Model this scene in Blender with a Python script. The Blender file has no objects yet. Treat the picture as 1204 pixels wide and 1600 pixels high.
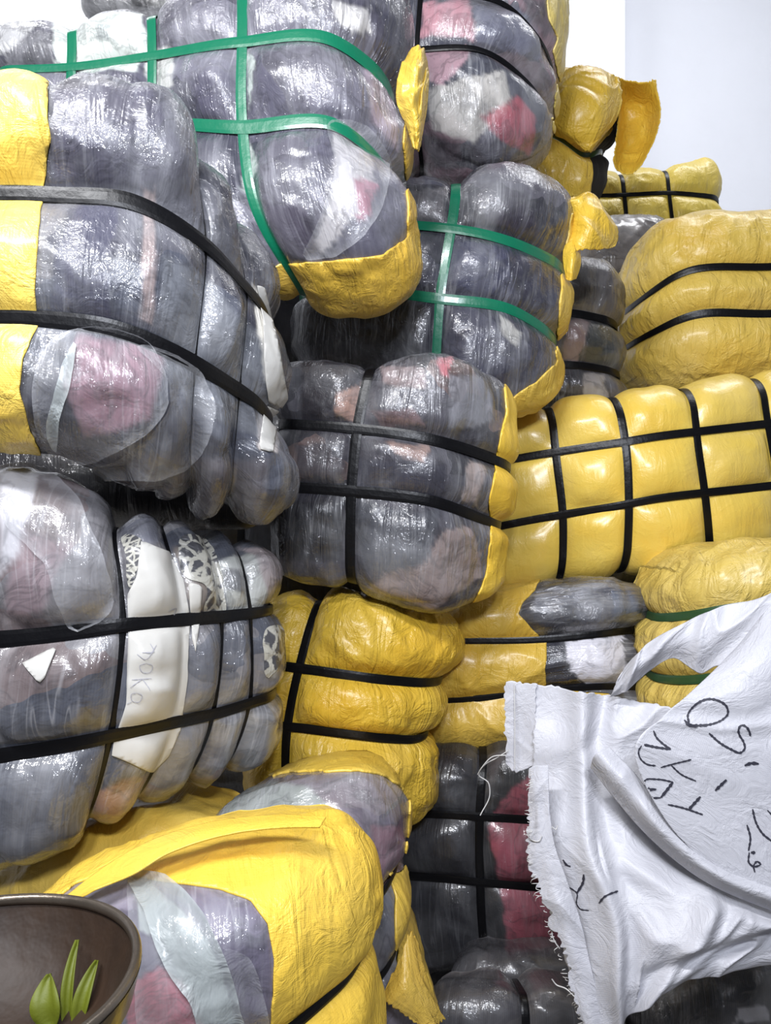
import bpy, math, random
import numpy as np
from mathutils import Vector
from mathutils.bvhtree import BVHTree

S = bpy.context.scene
COL = S.collection
random.seed(4)

# ------------------------------------------------------------------ camera, world, lamps, exposure
FPX = 1209.0
CAMZ = 1.30
cam_d = bpy.data.cameras.new('camera')
cam = bpy.data.objects.new('camera', cam_d)
COL.objects.link(cam)
cam.location = (0, 0, CAMZ)
cam.rotation_euler = (math.radians(90), 0, 0)
cam_d.sensor_fit = 'VERTICAL'
cam_d.sensor_height = 24
cam_d.lens = 24 * FPX / 1600
cam_d.clip_start = 0.01
S.camera = cam

w = bpy.data.worlds.new('world'); S.world = w
w.use_nodes = True
w.node_tree.nodes['Background'].inputs[0].default_value = (0.80, 0.86, 1.0, 1)
w.node_tree.nodes['Background'].inputs[1].default_value = 0.075

def area(name, loc, target, sx, sy, power, col=(1, 1, 1)):
    l = bpy.data.lights.new(name, 'AREA')
    l.shape = 'RECTANGLE'; l.size = sx; l.size_y = sy; l.energy = power; l.color = col
    o = bpy.data.objects.new(name, l); COL.objects.link(o)
    o.location = loc
    d = Vector(target) - Vector(loc)
    o.rotation_euler = d.to_track_quat('-Z', 'Y').to_euler()
    return o
area('long_area_light', (-0.60, -0.10, 2.55), (-0.1, 1.2, 1.2), 1.0, 0.10, 38, (0.96, 0.97, 1.0))
area('bulb_lamp', (-0.02, -0.45, 1.95), (0.2, 1.5, 1.2), 0.12, 0.12, 11, (0.86, 0.90, 1.0))
area('bulb_lamp', (0.22, -0.45, 1.95), (0.3, 1.5, 1.2), 0.12, 0.12, 11, (0.86, 0.90, 1.0))
area('long_area_light', (1.6, 2.3, 4.3), (1.5, 4.4, 2.2), 1.6, 0.3, 40, (0.96, 0.97, 1.0))
area('long_area_light', (-1.6, 2.3, 4.3), (-1.6, 4.4, 2.6), 1.6, 0.3, 46, (0.96, 0.97, 1.0))  # unseen light added to brighten the left back wall

S.view_settings.view_transform = 'Standard'
S.view_settings.look = 'None'
S.view_settings.exposure = 0.30
S.view_settings.gamma = 1
S.view_settings.use_curve_mapping = False

# ------------------------------------------------------------------ helpers
def P(px, py, d):
    return np.array([(px - 602) / FPX * d, d, CAMZ + (800 - py) / FPX * d])

def project(V):
    d = np.maximum(V[:, 1], 0.05)
    return 602 + V[:, 0] / d * FPX, 800 - (V[:, 2] - CAMZ) / d * FPX

def _h(ix, iy, iz, seed):
    n = (ix.astype(np.int64) * 374761393 + iy.astype(np.int64) * 668265263 + iz.astype(np.int64) * 2147483647 + seed * 974634777) & 0xffffffff
    n = ((n ^ (n >> 13)) * 1274126177) & 0xffffffff
    n = ((n ^ (n >> 15)) * 2246822519) & 0xffffffff
    return ((n ^ (n >> 16)) & 0xffffff) / float(0xffffff)

def noise(x, y, z=None, seed=0):
    """smooth value noise in -1..1"""
    x = np.asarray(x, float); y = np.asarray(y, float)
    z = np.zeros_like(x) if z is None else np.asarray(z, float)
    x0 = np.floor(x); y0 = np.floor(y); z0 = np.floor(z)
    fx = x - x0; fy = y - y0; fz = z - z0
    fx = fx * fx * fx * (fx * (fx * 6 - 15) + 10); fy = fy * fy * fy * (fy * (fy * 6 - 15) + 10); fz = fz * fz * (3 - 2 * fz)
    r = 0
    for a in (0, 1):
        for b in (0, 1):
            for c in (0, 1):
                wgt = (fx if a else 1 - fx) * (fy if b else 1 - fy) * (fz if c else 1 - fz)
                r = r + wgt * _h(x0 + a, y0 + b, z0 + c, seed)
    return r * 2 - 1

def fbm(x, y, z=None, seed=0, o=3):
    r = 0; a = 1.0; t = 0
    for i in range(o):
        r = r + a * noise(x * 2 ** i, y * 2 ** i, None if z is None else z * 2 ** i, seed + i * 17)
        t += a; a *= 0.5
    return r / t

def ridge(x, y, z=None, seed=0):
    wx = fbm(x * .5, y * .5, z, seed + 5, 2)
    return 1 - 2 * np.abs(fbm(x + 1.2 * wx, y + 1.2 * wx, z, seed, 2))

def spline_w(knots, t):
    """non-uniform Catmull-Rom basis: returns index and 4 weights matrix (n x K) dense"""
    K = len(knots); n = len(t)
    W = np.zeros((n, K))
    tt = np.clip(t, knots[0], knots[-1])
    i = np.clip(np.searchsorted(knots, tt, side='right') - 1, 0, K - 2)
    h = knots[i + 1] - knots[i]
    s = (tt - knots[i]) / h
    h00 = 2 * s**3 - 3 * s**2 + 1; h10 = s**3 - 2 * s**2 + s; h01 = -2 * s**3 + 3 * s**2; h11 = s**3 - s**2
    r = np.arange(n)
    W[r, i] += h00; W[r, i + 1] += h01
    T = np.zeros((K, K))                       # tangent operator
    for k in range(K):
        if k == 0:
            T[0, 0] = -1 / (knots[1] - knots[0]); T[0, 1] = 1 / (knots[1] - knots[0])
        elif k == K - 1:
            T[k, k - 1] = -1 / (knots[k] - knots[k - 1]); T[k, k] = 1 / (knots[k] - knots[k - 1])
        else:
            a = knots[k] - knots[k - 1]; b = knots[k + 1] - knots[k]
            T[k, k - 1] += -b / (a * (a + b)); T[k, k] += (b - a) / (a * b); T[k, k + 1] += a / (b * (a + b))
    W += (h10 * h)[:, None] * T[i] + (h11 * h)[:, None] * T[i + 1]
    over = t - tt
    W += np.where(t < knots[0], over, 0)[:, None] * T[0] + np.where(t > knots[-1], over, 0)[:, None] * T[K - 1]
    return W

def mesh_obj(name, V, F, mats, parent=None, uv=None, tint=None, smooth=True, mat_idx=None):
    me = bpy.data.meshes.new(name)
    me.from_pydata([tuple(v) for v in V], [], F)
    for m in (mats if isinstance(mats, (list, tuple)) else [mats]):
        me.materials.append(m)
    if smooth:
        me.polygons.foreach_set('use_smooth', [True] * len(me.polygons))
    li = np.zeros(len(me.loops), dtype=np.int32); me.loops.foreach_get('vertex_index', li)
    if uv is not None:
        l = me.uv_layers.new(name='UVMap')
        l.data.foreach_set('uv', np.asarray(uv, dtype=np.float32)[li].ravel())
    if tint is not None:
        a = me.attributes.new('tint', 'FLOAT_COLOR', 'POINT')
        a.data.foreach_set('color', np.asarray(tint, dtype=np.float32).ravel())
    if mat_idx is not None:
        me.polygons.foreach_set('material_index', mat_idx)
    me.update()
    o = bpy.data.objects.new(name, me); COL.objects.link(o)
    if parent is not None:
        o.parent = parent
        o.matrix_parent_inverse.identity()
        q_ = parent; acc = Vector((0, 0, 0))
        while q_ is not None: acc += q_.location; q_ = q_.parent
        o.location = -acc
    return o

def thing(name, label, cat, loc, group=None):
    o = bpy.data.objects.new(name, None); COL.objects.link(o)
    o.location = [float(c) for c in loc]; o.empty_display_size = 0.05
    o['label'] = label; o['category'] = cat
    if group: o['group'] = group
    return o

def srgb(r, g, b):
    f = lambda c: (c / 255 / 12.92) if c / 255 <= 0.04045 else ((c / 255 + 0.055) / 1.055) ** 2.4
    return (f(r), f(g), f(b))

# ------------------------------------------------------------------ materials
class NT:
    def __init__(s, name):
        s.m = bpy.data.materials.new(name); s.m.use_nodes = True
        s.t = s.m.node_tree; s.t.nodes.clear()
        s.out = s.n('ShaderNodeOutputMaterial'); s.b = s.n('ShaderNodeBsdfPrincipled')
        s.t.links.new(s.b.outputs[0], s.out.inputs[0])
    def n(s, kind, **kw):
        nd = s.t.nodes.new(kind)
        for k, v in kw.items(): setattr(nd, k, v)
        return nd
    def set(s, sock, v):
        if isinstance(v, bpy.types.NodeSocket): s.t.links.new(v, sock)
        elif isinstance(v, (tuple, list)) and len(v) == 3 and sock.type == 'RGBA': sock.default_value = (*v, 1)
        else: sock.default_value = v
    def math(s, op, a, b=None, clamp=False):
        nd = s.n('ShaderNodeMath', operation=op, use_clamp=clamp)
        s.set(nd.inputs[0], a)
        if b is not None: s.set(nd.inputs[1], b)
        return nd.outputs[0]
    def mix(s, f, a, b, blend='MIX'):
        nd = s.n('ShaderNodeMix', data_type='RGBA', blend_type=blend)
        s.set(nd.inputs[0], f); s.set(nd.inputs[6], a); s.set(nd.inputs[7], b)
        return nd.outputs[2]
    def uv(s): return s.n('ShaderNodeTexCoord').outputs['UV']
    def obj(s): return s.n('ShaderNodeTexCoord').outputs['Object']
    def mapping(s, v, sc, loc=(0, 0, 0), rot=(0, 0, 0)):
        nd = s.n('ShaderNodeMapping'); s.set(nd.inputs[0], v)
        nd.inputs['Scale'].default_value = sc; nd.inputs['Location'].default_value = loc; nd.inputs['Rotation'].default_value = rot
        return nd.outputs[0]
    def noise(s, v, scale, detail=3, rough=.55, dist=0.0, col=False):
        nd = s.n('ShaderNodeTexNoise'); s.set(nd.inputs['Vector'], v)
        nd.inputs['Scale'].default_value = scale; nd.inputs['Detail'].default_value = detail
        nd.inputs['Roughness'].default_value = rough; nd.inputs['Distortion'].default_value = dist
        return nd.outputs[1 if col else 0]
    def ramp(s, f, stops, interp='LINEAR'):
        nd = s.n('ShaderNodeValToRGB'); cr = nd.color_ramp; cr.interpolation = interp
        while len(cr.elements) < len(stops): cr.elements.new(0.5)
        for e, (p, c) in zip(cr.elements, stops):
            e.position = p; e.color = (*c, 1) if len(c) == 3 else c
        s.set(nd.inputs[0], f)
        return nd.outputs[0]
    def vramp(s, f, p0, p1, v0=0.0, v1=1.0):
        nd = s.n('ShaderNodeMapRange', clamp=True)
        s.set(nd.inputs[0], f)
        for i, v in enumerate((p0, p1, v0, v1)): nd.inputs[i + 1].default_value = v
        return nd.outputs[0]
    def bump(s, h, dist, strength=1.0, prev=None):
        nd = s.n('ShaderNodeBump'); s.set(nd.inputs['Height'], h)
        nd.inputs['Distance'].default_value = dist; nd.inputs['Strength'].default_value = strength
        if prev is not None: s.set(nd.inputs['Normal'], prev)
        return nd.outputs[0]

def film_mat(name, palette, haze=0.35, seed=0.0, hazecol=(0.52, 0.53, 0.55), scale=5.0, crinkle=1.0, along=1, dark=.62):
    """compressed clothes seen through clear wrapping film"""
    k = NT(name); uv = k.uv()
    off = k.mapping(uv, (1, 1, 1), (seed * 3.1, seed * 1.7, 0))
    wob = k.noise(off, 7, 3, .6, 0, True)
    warp = k.n('ShaderNodeMix', data_type='VECTOR'); warp.inputs[0].default_value = .13
    k.set(warp.inputs[4], off); k.set(warp.inputs[5], wob)
    vor = k.n('ShaderNodeTexVoronoi', feature='F1'); k.set(vor.inputs['Vector'], k.mapping(warp.outputs[1], (1, 1.7, 1)))
    vor.inputs['Scale'].default_value = scale
    sep = k.n('ShaderNodeSeparateColor'); k.set(sep.inputs[0], vor.outputs['Color'])
    n = len(palette); palette = [tuple(c_ * dark for c_ in c) for c in palette]
    cl = k.ramp(sep.outputs[0], [(i / n, c) for i, c in enumerate(palette)], 'CONSTANT')
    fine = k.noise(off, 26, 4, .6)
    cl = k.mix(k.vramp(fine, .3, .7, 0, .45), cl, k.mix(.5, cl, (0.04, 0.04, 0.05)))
    at = k.n('ShaderNodeAttribute', attribute_name='tint')
    cl = k.mix(at.outputs['Alpha'], cl, at.outputs['Color'])
    # shade in the creases of the pressed cloth, painted into its colour
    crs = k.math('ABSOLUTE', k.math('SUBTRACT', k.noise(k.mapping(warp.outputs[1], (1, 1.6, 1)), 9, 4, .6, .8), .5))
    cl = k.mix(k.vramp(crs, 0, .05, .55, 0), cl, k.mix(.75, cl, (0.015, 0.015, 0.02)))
    # milky film: streaks running across the tension + soft clouding
    sc = (30, 3.2, 1) if along else (3.2, 30, 1)
    st = k.noise(k.mapping(off, sc, (seed, 2, 0)), 1.0, 3, .6, .6)
    st2 = k.noise(off, 8, 4, .6, .8)
    ln = k.noise(k.mapping(off, tuple(c * 1.7 for c in sc), (seed, 7, 0)), 1.0, 2, .5, .3)
    line = k.math('POWER', k.vramp(k.math('ABSOLUTE', k.math('SUBTRACT', ln, .5)), 0, .045, 1, 0), 1.5)
    hz = k.math('ADD', k.vramp(st, .50, .80, 0, haze * .40), k.vramp(st2, .46, .78, 0, haze * .6), True)
    hz = k.math('ADD', hz, k.math('MULTIPLY', k.math('MULTIPLY', line, k.vramp(k.noise(off, 6, 2), .45, .6)), haze * .5), True)
    wv = k.n('ShaderNodeTexWave'); k.set(wv.inputs[0], off); wv.inputs['Scale'].default_value = 95; wv.inputs['Distortion'].default_value = 1.5
    cl = k.mix(k.vramp(wv.outputs[0], 0, 1, 0, .05), cl, (0.25, 0.25, 0.28))
    cl = k.mix(hz, cl, hazecol)
    k.set(k.b.inputs['Base Color'], cl)
    k.set(k.b.inputs['Roughness'], k.vramp(st2, .3, .7, .32, .55))
    k.b.inputs['Specular IOR Level'].default_value = .5
    k.b.inputs['Coat Weight'].default_value = .95
    k.set(k.b.inputs['Coat Roughness'], k.vramp(fine, .3, .7, .06, .17))
    # wrinkles
    w1 = k.noise(k.mapping(off, (24, 3.5, 1) if along else (3.5, 24, 1), (seed, 0, 0)), 1.0, 3, .6, .9)
    rid = k.math('ABSOLUTE', k.math('SUBTRACT', w1, .5))
    cr = k.noise(off, 30, 3, .6, 1.4)
    ridc = k.math('ABSOLUTE', k.math('SUBTRACT', cr, .5))
    msk = k.vramp(k.noise(off, 5, 2), .38, .62, .1, 1)
    b1 = k.bump(k.math('MULTIPLY', rid, msk), 0.011 * crinkle, 1)
    b2 = k.bump(k.math('MULTIPLY', ridc, msk), 0.0065 * crinkle, 1, b1)
    b3 = k.bump(k.noise(off, 85, 3, .65, .6), 0.0022 * crinkle, 1, b2)
    k.set(k.b.inputs['Normal'], k.bump(cr, 0.002 * crinkle, 1, b1)); k.set(k.b.inputs['Coat Normal'], b3)
    return k.m

def sheet_mat(name, col, seed=0.0, wr=1.0, rough=.42, shine=.25, vary=.5):
    col = (col[0] * .97, col[1], col[2] + .035)
    """yellow woven plastic sheet"""
    k = NT(name); uv = k.uv()
    off = k.mapping(uv, (1, 1, 1), (seed * 2.3, seed, 0))
    c2 = tuple(min(1, c * f) for c, f in zip(col, (1.02, .86, .45)))
    c3 = tuple(min(1, c * f + a) for c, f, a in zip(col, (.98, 1.03, 1.2), (0, .0, .06)))
    n1 = k.noise(off, 5, 4, .6, .4)
    cl = k.mix(k.vramp(n1, .3, .5, vary, 0), k.mix(k.vramp(n1, .5, .75, 0, vary), col, c3), c2)
    wx = k.n('ShaderNodeTexWave'); k.set(wx.inputs[0], off); wx.inputs['Scale'].default_value = 120
    wy = k.n('ShaderNodeTexWave', bands_direction='Y'); k.set(wy.inputs[0], off); wy.inputs['Scale'].default_value = 120
    wv = k.math('MULTIPLY', wx.outputs[0], wy.outputs[0])
    cl = k.mix(k.vramp(wv, 0, 1, .05, 0), cl, tuple(c * .6 for c in col))
    k.set(k.b.inputs['Base Color'], cl)
    k.b.inputs['Roughness'].default_value = rough
    k.b.inputs['Coat Weight'].default_value = shine * 1.3; k.b.inputs['Coat Roughness'].default_value = .24
    k.b.inputs['Subsurface Weight'].default_value = 0.0
    w1 = k.noise(k.mapping(off, (24, 5, 1), (0, seed, 0)), 1.0, 3, .55, 1.0)
    w2 = k.noise(off, 22, 4, .6, 1.5)
    b = k.bump(k.math('ABSOLUTE', k.math('SUBTRACT', w1, .5)), 0.010 * wr, 1)
    b = k.bump(k.math('ABSOLUTE', k.math('SUBTRACT', w2, .5)), 0.007 * wr, 1, b)
    b = k.bump(wv, 0.0001, 1, b)
    k.set(k.b.inputs['Normal'], b)
    return k.m

def plain(name, col, rough=.5, coat=0.0, bumpd=0.0, bscale=60, metal=0.0, vary=0.0, vscale=8, spec=.5):
    k = NT(name)
    if vary:
        k.set(k.b.inputs['Base Color'], k.mix(k.vramp(k.noise(k.obj(), vscale, 4), .3, .7, 0, vary), col, tuple(c * .45 for c in col)))
    else:
        k.set(k.b.inputs['Base Color'], col)
    k.b.inputs['Roughness'].default_value = rough; k.b.inputs['Coat Weight'].default_value = coat
    k.b.inputs['Coat Roughness'].default_value = .15; k.b.inputs['Metallic'].default_value = metal; k.b.inputs['Specular IOR Level'].default_value = spec
    if bumpd: k.set(k.b.inputs['Normal'], k.bump(k.noise(k.obj(), bscale, 4), bumpd))
    return k.m

M_BLACK = plain('black_strap_plastic', (0.003, 0.003, 0.004), .36, 0, .0012, 45, spec=.3)
M_GREEN = plain('green_strap_plastic', srgb(12, 108, 78), .34, .4, .0010, 45)
M_DGREEN = plain('dark_green_strap_plastic', srgb(40, 74, 42), .4, .3, .0010, 45)
M_PAPER = plain('paper', (0.50, 0.49, 0.46), .7, .45, .0016, 18)
def loose_film(name, alpha=.4, col=(.62, .63, .66)):
    k = NT(name); uv = k.uv()
    k.set(k.b.inputs['Base Color'], col); k.b.inputs['Roughness'].default_value = .35
    st = k.noise(k.mapping(uv, (30, 8, 1)), 1.0, 3, .6, .6)
    at = k.n('ShaderNodeAttribute', attribute_name='edge')
    al = k.math('ADD', k.math('MULTIPLY', at.outputs['Fac'], alpha), k.vramp(st, .35, .75, alpha * .12, alpha * .55), True)
    k.set(k.b.inputs['Alpha'], al)
    k.b.inputs['Coat Weight'].default_value = .5; k.b.inputs['Coat Roughness'].default_value = .14
    k.set(k.b.inputs['Normal'], k.bump(k.noise(uv, 30, 3, .6, 1.2), .006))
    return k.m
M_FOLD = loose_film('loose_wrapping_film', .17)
M_FOLD_THICK = loose_film('doubled_wrapping_film', .55, (.46, .50, .50))
M_INK = plain('marker_ink', (0.022, 0.022, 0.035), .6)
M_PENCIL = plain('pencil', (0.33, 0.33, 0.37), .6)

DK = [srgb(38, 38, 46), srgb(60, 60, 72), srgb(28, 28, 34), srgb(88, 86, 98), srgb(48, 50, 62)]
MD = [srgb(86, 86, 98), srgb(112, 112, 122), srgb(62, 62, 74), srgb(132, 130, 134), srgb(94, 98, 112)]
LT = [srgb(140, 142, 150), srgb(118, 122, 134), srgb(158, 156, 160), srgb(100, 104, 118)]

# ------------------------------------------------------------------ the bale builder
def poly_mask(px, py, poly, soft):
    """1 inside the polygon, soft edge in px"""
    p = np.array(poly, float); n = len(p)
    inside = np.zeros(len(px), bool); dmin = np.full(len(px), 1e9)
    for i in range(n):
        x0, y0 = p[i]; x1, y1 = p[(i + 1) % n]
        c = ((y0 > py) != (y1 > py))
        with np.errstate(divide='ignore', invalid='ignore'):
            xi = (x1 - x0) * (py - y0) / (y1 - y0 + 1e-12) + x0
        inside ^= c & (px < xi)
        ex, ey = x1 - x0, y1 - y0
        t = np.clip(((px - x0) * ex + (py - y0) * ey) / (ex * ex + ey * ey + 1e-9), 0, 1)
        dmin = np.minimum(dmin, np.hypot(px - x0 - t * ex, py - y0 - t * ey))
    sd = np.where(inside, dmin, -dmin)
    return sd

class Bale:
    def __init__(s, grid, T=0.35, r=0.07, taper=0.15, lean=(0, 0), A=0.022, L=0.06, vs=(), hs=(), vw=0.016, hw=0.016, seed=1, step=0.0055, wr=1.0, wav=1.0, comp=.62, lumps=(), dz=0.0):
        s.lumps = lumps; grid = [[(x_, y_, d_ + dz) for x_, y_, d_ in row] for row in grid]
        # grid rows top->bottom of (px,py,depth)
        s.G = np.array([[P(*c) for c in row] for row in grid])
        s.edge_allow(grid, r * comp)
        R, C = s.G.shape[:2]
        du = np.linalg.norm(np.diff(s.G, axis=1), axis=2).mean(0); dv = np.linalg.norm(np.diff(s.G, axis=0), axis=2).mean(1)
        s.ku = np.concatenate([[0], np.cumsum(du)]); s.kv = np.concatenate([[0], np.cumsum(dv)])
        s.a = s.ku[-1] / 2; s.b = s.kv[-1] / 2; s.T = T
        s.r = min(r, s.a * .9, s.b * .9, T * .9)
        s.taper = taper; s.A = A; s.L = L; s.seed = seed; s.wr = wr; s.wav = wav
        s.center = s.G.mean((0, 1))
        s.D = np.array([lean[0], 1.0, lean[1]])
        ui = lambda i: (s.ku[i] if isinstance(i, int) else np.interp(i, range(C), s.ku)) - s.a
        vi = lambda i: (s.kv[i] if isinstance(i, int) else np.interp(i, range(R), s.kv)) - s.b
        s.vx = [ui(i) for i in vs]; s.hy = [vi(i) for i in hs]
        s.vw = vw; s.hw = hw
        s.step = step
    def edge_allow(s, grid, k):
        # the rounded edge turns away r behind the face: give the outer control points the size they have there
        R, C = s.G.shape[:2]
        for i in range(R):
            for j in range(C):
                px, py, d = grid[i][j]
                if (j == 0 and px < 602) or (j == C - 1 and px > 602): s.G[i, j, 0] *= (d + k) / d
                if j == 0 and px >= 602: s.G[i, j, 0] -= .010
                if j == C - 1 and px <= 602: s.G[i, j, 0] += .015
                if (i == 0 and py < 800) or (i == R - 1 and py > 800): s.G[i, j, 2] = CAMZ + (s.G[i, j, 2] - CAMZ) * (d + k) / d
    def world(s, p):
        U = spline_w(s.ku, p[:, 0] + s.a); V = spline_w(s.kv, p[:, 1] + s.b)
        F = np.einsum('ni,nj,ijk->nk', V, U, s.G, optimize=True)
        dep = np.maximum(p[:, 2:3], -1)
        f = 1 - s.taper * np.clip(dep / s.T, 0, 1)
        F = s.center + (F - s.center) * np.where(dep > 0, f, 1)
        return F + dep * s.D
    def rnd(s, p):
        q = p.copy(); a, b, r = s.a, s.b, s.r
        inn = np.stack([np.clip(q[:, 0], -(a - r), a - r), np.clip(q[:, 1], -(b - r), b - r), np.maximum(q[:, 2], r)], 1)
        d = q - inn; l = np.linalg.norm(d, axis=1, keepdims=True); l[l == 0] = 1
        return inn + r * d / l
    def build_surface(s):
        a, b, T, r = s.a, s.b, s.T, s.r
        nx = max(8, int(2 * a / s.step)); ny = max(8, int(2 * b / s.step))
        xs = np.linspace(-a, a, nx + 1); ys = np.linspace(-b, b, ny + 1)
        X, Y = np.meshgrid(xs, ys)
        front = np.stack([X.ravel(), Y.ravel(), np.zeros(X.size)], 1)
        idx = np.arange(X.size).reshape(ny + 1, nx + 1)
        ring = list(idx[0, :-1]) + list(idx[:-1, -1]) + list(idx[-1, :0:-1]) + list(idx[:0:-1, 0])
        nr = len(ring)
        zz = list(np.linspace(0, r * 1.3, max(4, int(r * 1.3 / s.step)))[1:]) + list(np.linspace(r * 1.3, T, max(4, int((T - r * 1.3) / (s.step * 2.2))))[1:])
        Pm = [front]; faces = []
        prev = ring
        fi = idx
        quads = np.stack([fi[:-1, :-1].ravel(), fi[1:, :-1].ravel(), fi[1:, 1:].ravel(), fi[:-1, 1:].ravel()], 1)
        faces = [quads]
        base = X.size
        rp = front[ring]
        prev = np.array(ring)
        for z in zz:
            lay = rp.copy(); lay[:, 2] = z
            Pm.append(lay)
            cur = np.arange(base, base + nr); base += nr
            faces.append(np.stack([prev, np.roll(prev, -1), np.roll(cur, -1), cur], 1))
            prev = cur
        s.back = list(prev)
        p = np.concatenate(Pm)
        q = s.rnd(p)
        F = np.concatenate(faces)
        W = s.world(q)
        N = np.zeros_like(W)
        fn = np.cross(W[F[:, 2]] - W[F[:, 0]], W[F[:, 3]] - W[F[:, 1]])
        for k in range(4): np.add.at(N, F[:, k], fn)
        N /= np.linalg.norm(N, axis=1, keepdims=True) + 1e-12
        # orientation: front must face -y
        if N[:(nx + 1) * (ny + 1), 1].mean() > 0:
            N = -N; F = F[:, ::-1]; s.back = s.back[::-1]
        # displacement
        hx = np.ones(len(q)); dx = np.full(len(q), 9.0); dy = np.full(len(q), 9.0)
        for v in s.vx: dx = np.minimum(dx, np.maximum(np.abs(q[:, 0] - v) - s.vw * .5, 0))
        for v in s.hy: dy = np.minimum(dy, np.maximum(np.abs(q[:, 1] - v) - s.hw * .5, 0))
        prof = lambda d, L: np.sin(np.pi / 2 * np.clip(d / L, 0, 1)) ** 0.62
        h = prof(dx, s.L) * prof(dy, s.L)
        sd = s.seed * 31
        u = p[:, 0] + np.sign(p[:, 0]) * (np.abs(np.abs(p[:, 0]) - a) < 1e-9) * p[:, 2]
        v = p[:, 1] + np.sign(p[:, 1]) * (np.abs(np.abs(p[:, 1]) - b) < 1e-9) * p[:, 2]
        s.uv = np.stack([u, -v], 1)
        wx, wy, wz = W[:, 0], W[:, 2], W[:, 1]
        big = fbm(wx * 9, wy * 9, wz * 9, sd, 3) * 0.010 * s.wav
        rg = ridge(wx * 16, wy * 16, wz * 16, sd + 3) * 0.0042 * s.wr
        puck = (fbm(u * 38, v * 7, None, sd + 7, 2) * np.exp(-dy / .028) + fbm(u * 7, v * 38, None, sd + 9, 2) * np.exp(-dx / .028)) * .0045 * s.wr
        disp = s.A * (h - 1) + (big + rg + puck) * np.clip(h * 1.3, 0.0, 1)
        s.p = q; s.h = h; s.N = N
        s.Wb = W
        if s.lumps:                                    # bundles pushing out under the wrap, with creases between them
            qx, qy = project(W)
            fr = np.clip(1.5 - p[:, 2] / (r * 1.5), 0, 1)
            add = np.zeros(len(disp))
            for cx, cy, rx, ry, rot, amp in s.lumps:
                cr, sr = math.cos(math.radians(rot)), math.sin(math.radians(rot))
                ex = ((qx - cx) * cr + (qy - cy) * sr) / rx; ey = (-(qx - cx) * sr + (qy - cy) * cr) / ry
                add = np.maximum(add, amp * np.sqrt(np.clip(1 - ex * ex - ey * ey, 0, 1)))
            disp = disp + add * fr * np.clip(h * 1.5, 0, 1)
        s.W = W + N * disp[:, None]
        s.F = F
        s.ppx, s.ppy = project(s.W)
        s.isfront = (p[:, 2] < r * 2.5)
    def strap(s, kind, c, width, mat, parent, name='strap', extra=0.0, front=None):
        a, b, T = s.a, s.b, s.T
        e = a if kind == 'h' else b
        n1 = 26; n2 = max(60, int(2 * e / .007))
        path = [(-e, z) for z in np.linspace(T * .97, 0, n1)][:-1] + [(x, 0) for x in np.linspace(-e, e, n2)] + [(e, z) for z in np.linspace(0, T * .97, n1)][1:]
        path = np.array(path)
        wob = noise(path[:, 0] * 5 + path[:, 1] * 5, np.zeros(len(path)) + c * 50, None, s.seed) * .0035
        def pts(off):
            if kind == 'h': q = np.stack([path[:, 0], c + off + wob, path[:, 1]], 1)
            else: q = np.stack([c + off + wob, path[:, 0], path[:, 1]], 1)
            return s.rnd(q)
        mid = s.world(pts(0)); lft = s.world(pts(-width / 2)); rgt = s.world(pts(width / 2))
        tan = np.gradient(mid, axis=0); sid = rgt - lft
        nrm = np.cross(tan, sid); nrm /= np.linalg.norm(nrm, axis=1, keepdims=True) + 1e-9
        k = len(mid) // 2
        if nrm[k, 1] > 0: nrm = -nrm
        lv = -s.A + 0.0028 + extra
        th = 0.0016
        rows = [lft + nrm * (lv), lft + nrm * (lv + th * .6), (lft * .75 + rgt * .25) + nrm * (lv + th), (lft * .25 + rgt * .75) + nrm * (lv + th), rgt + nrm * (lv + th * .6), rgt + nrm * (lv)]
        V = np.concatenate(rows); n = len(mid); F = []
        for r_ in range(6):
            q = (r_ + 1) % 6
            for i in range(n - 1):
                F.append((r_ * n + i, r_ * n + i + 1, q * n + i + 1, q * n + i))
        F.append(tuple(r_ * n for r_ in range(6))); F.append(tuple(r_ * n + n - 1 for r_ in range(5, -1, -1)))
        uvv = np.concatenate([np.stack([path[:, 0] + path[:, 1], np.full(n, k_ * .01)], 1) for k_ in range(6)])
        return mesh_obj(name, V, F, mat, parent, uvv, smooth=False)

def split_mesh(V, N, F, g, back, extra):
    """cut quads along g=0 -> two polygon soups (neg, pos)"""
    sgn = g > 0
    fs = sgn[F]; cnt = fs.sum(1)
    neg = [tuple(f) for f in F[cnt == 0].tolist()]; pos = [tuple(f) for f in F[cnt == 4].tolist()]
    newV = []; cache = {}
    base = len(V)
    def cut(i, j):
        k = (i, j) if i < j else (j, i)
        if k not in cache:
            t = g[k[0]] / (g[k[0]] - g[k[1]])
            cache[k] = base + len(newV); newV.append((k[0], k[1], t))
        return cache[k]
    for f in F[(cnt > 0) & (cnt < 4)].tolist():
        pn, pp = [], []
        for a_ in range(4):
            i, j = f[a_], f[(a_ + 1) % 4]
            (pp if sgn[i] else pn).append(i)
            if sgn[i] != sgn[j]:
                c = cut(i, j); pn.append(c); pp.append(c)
        if len(pn) > 2: neg.append(tuple(pn))
        if len(pp) > 2: pos.append(tuple(pp))
    if newV:
        nv = np.array(newV); i = nv[:, 0].astype(int); j = nv[:, 1].astype(int); t = nv[:, 2:3]
        lerp = lambda A: np.concatenate([A, A[i] * (1 - t) + A[j] * t])
    else:
        lerp = lambda A: A
    return lerp, neg, pos

def largest(faces):
    par = {}
    def find(x):
        while par[x] != x: par[x] = par[par[x]]; x = par[x]
        return x
    for f in faces:
        for i in f: par.setdefault(i, i)
        r0 = find(f[0])
        for i in f[1:]: par[find(i)] = r0
    grp = {}
    for f in faces: grp.setdefault(find(f[0]), []).append(f)
    return max(grp.values(), key=len)

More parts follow.
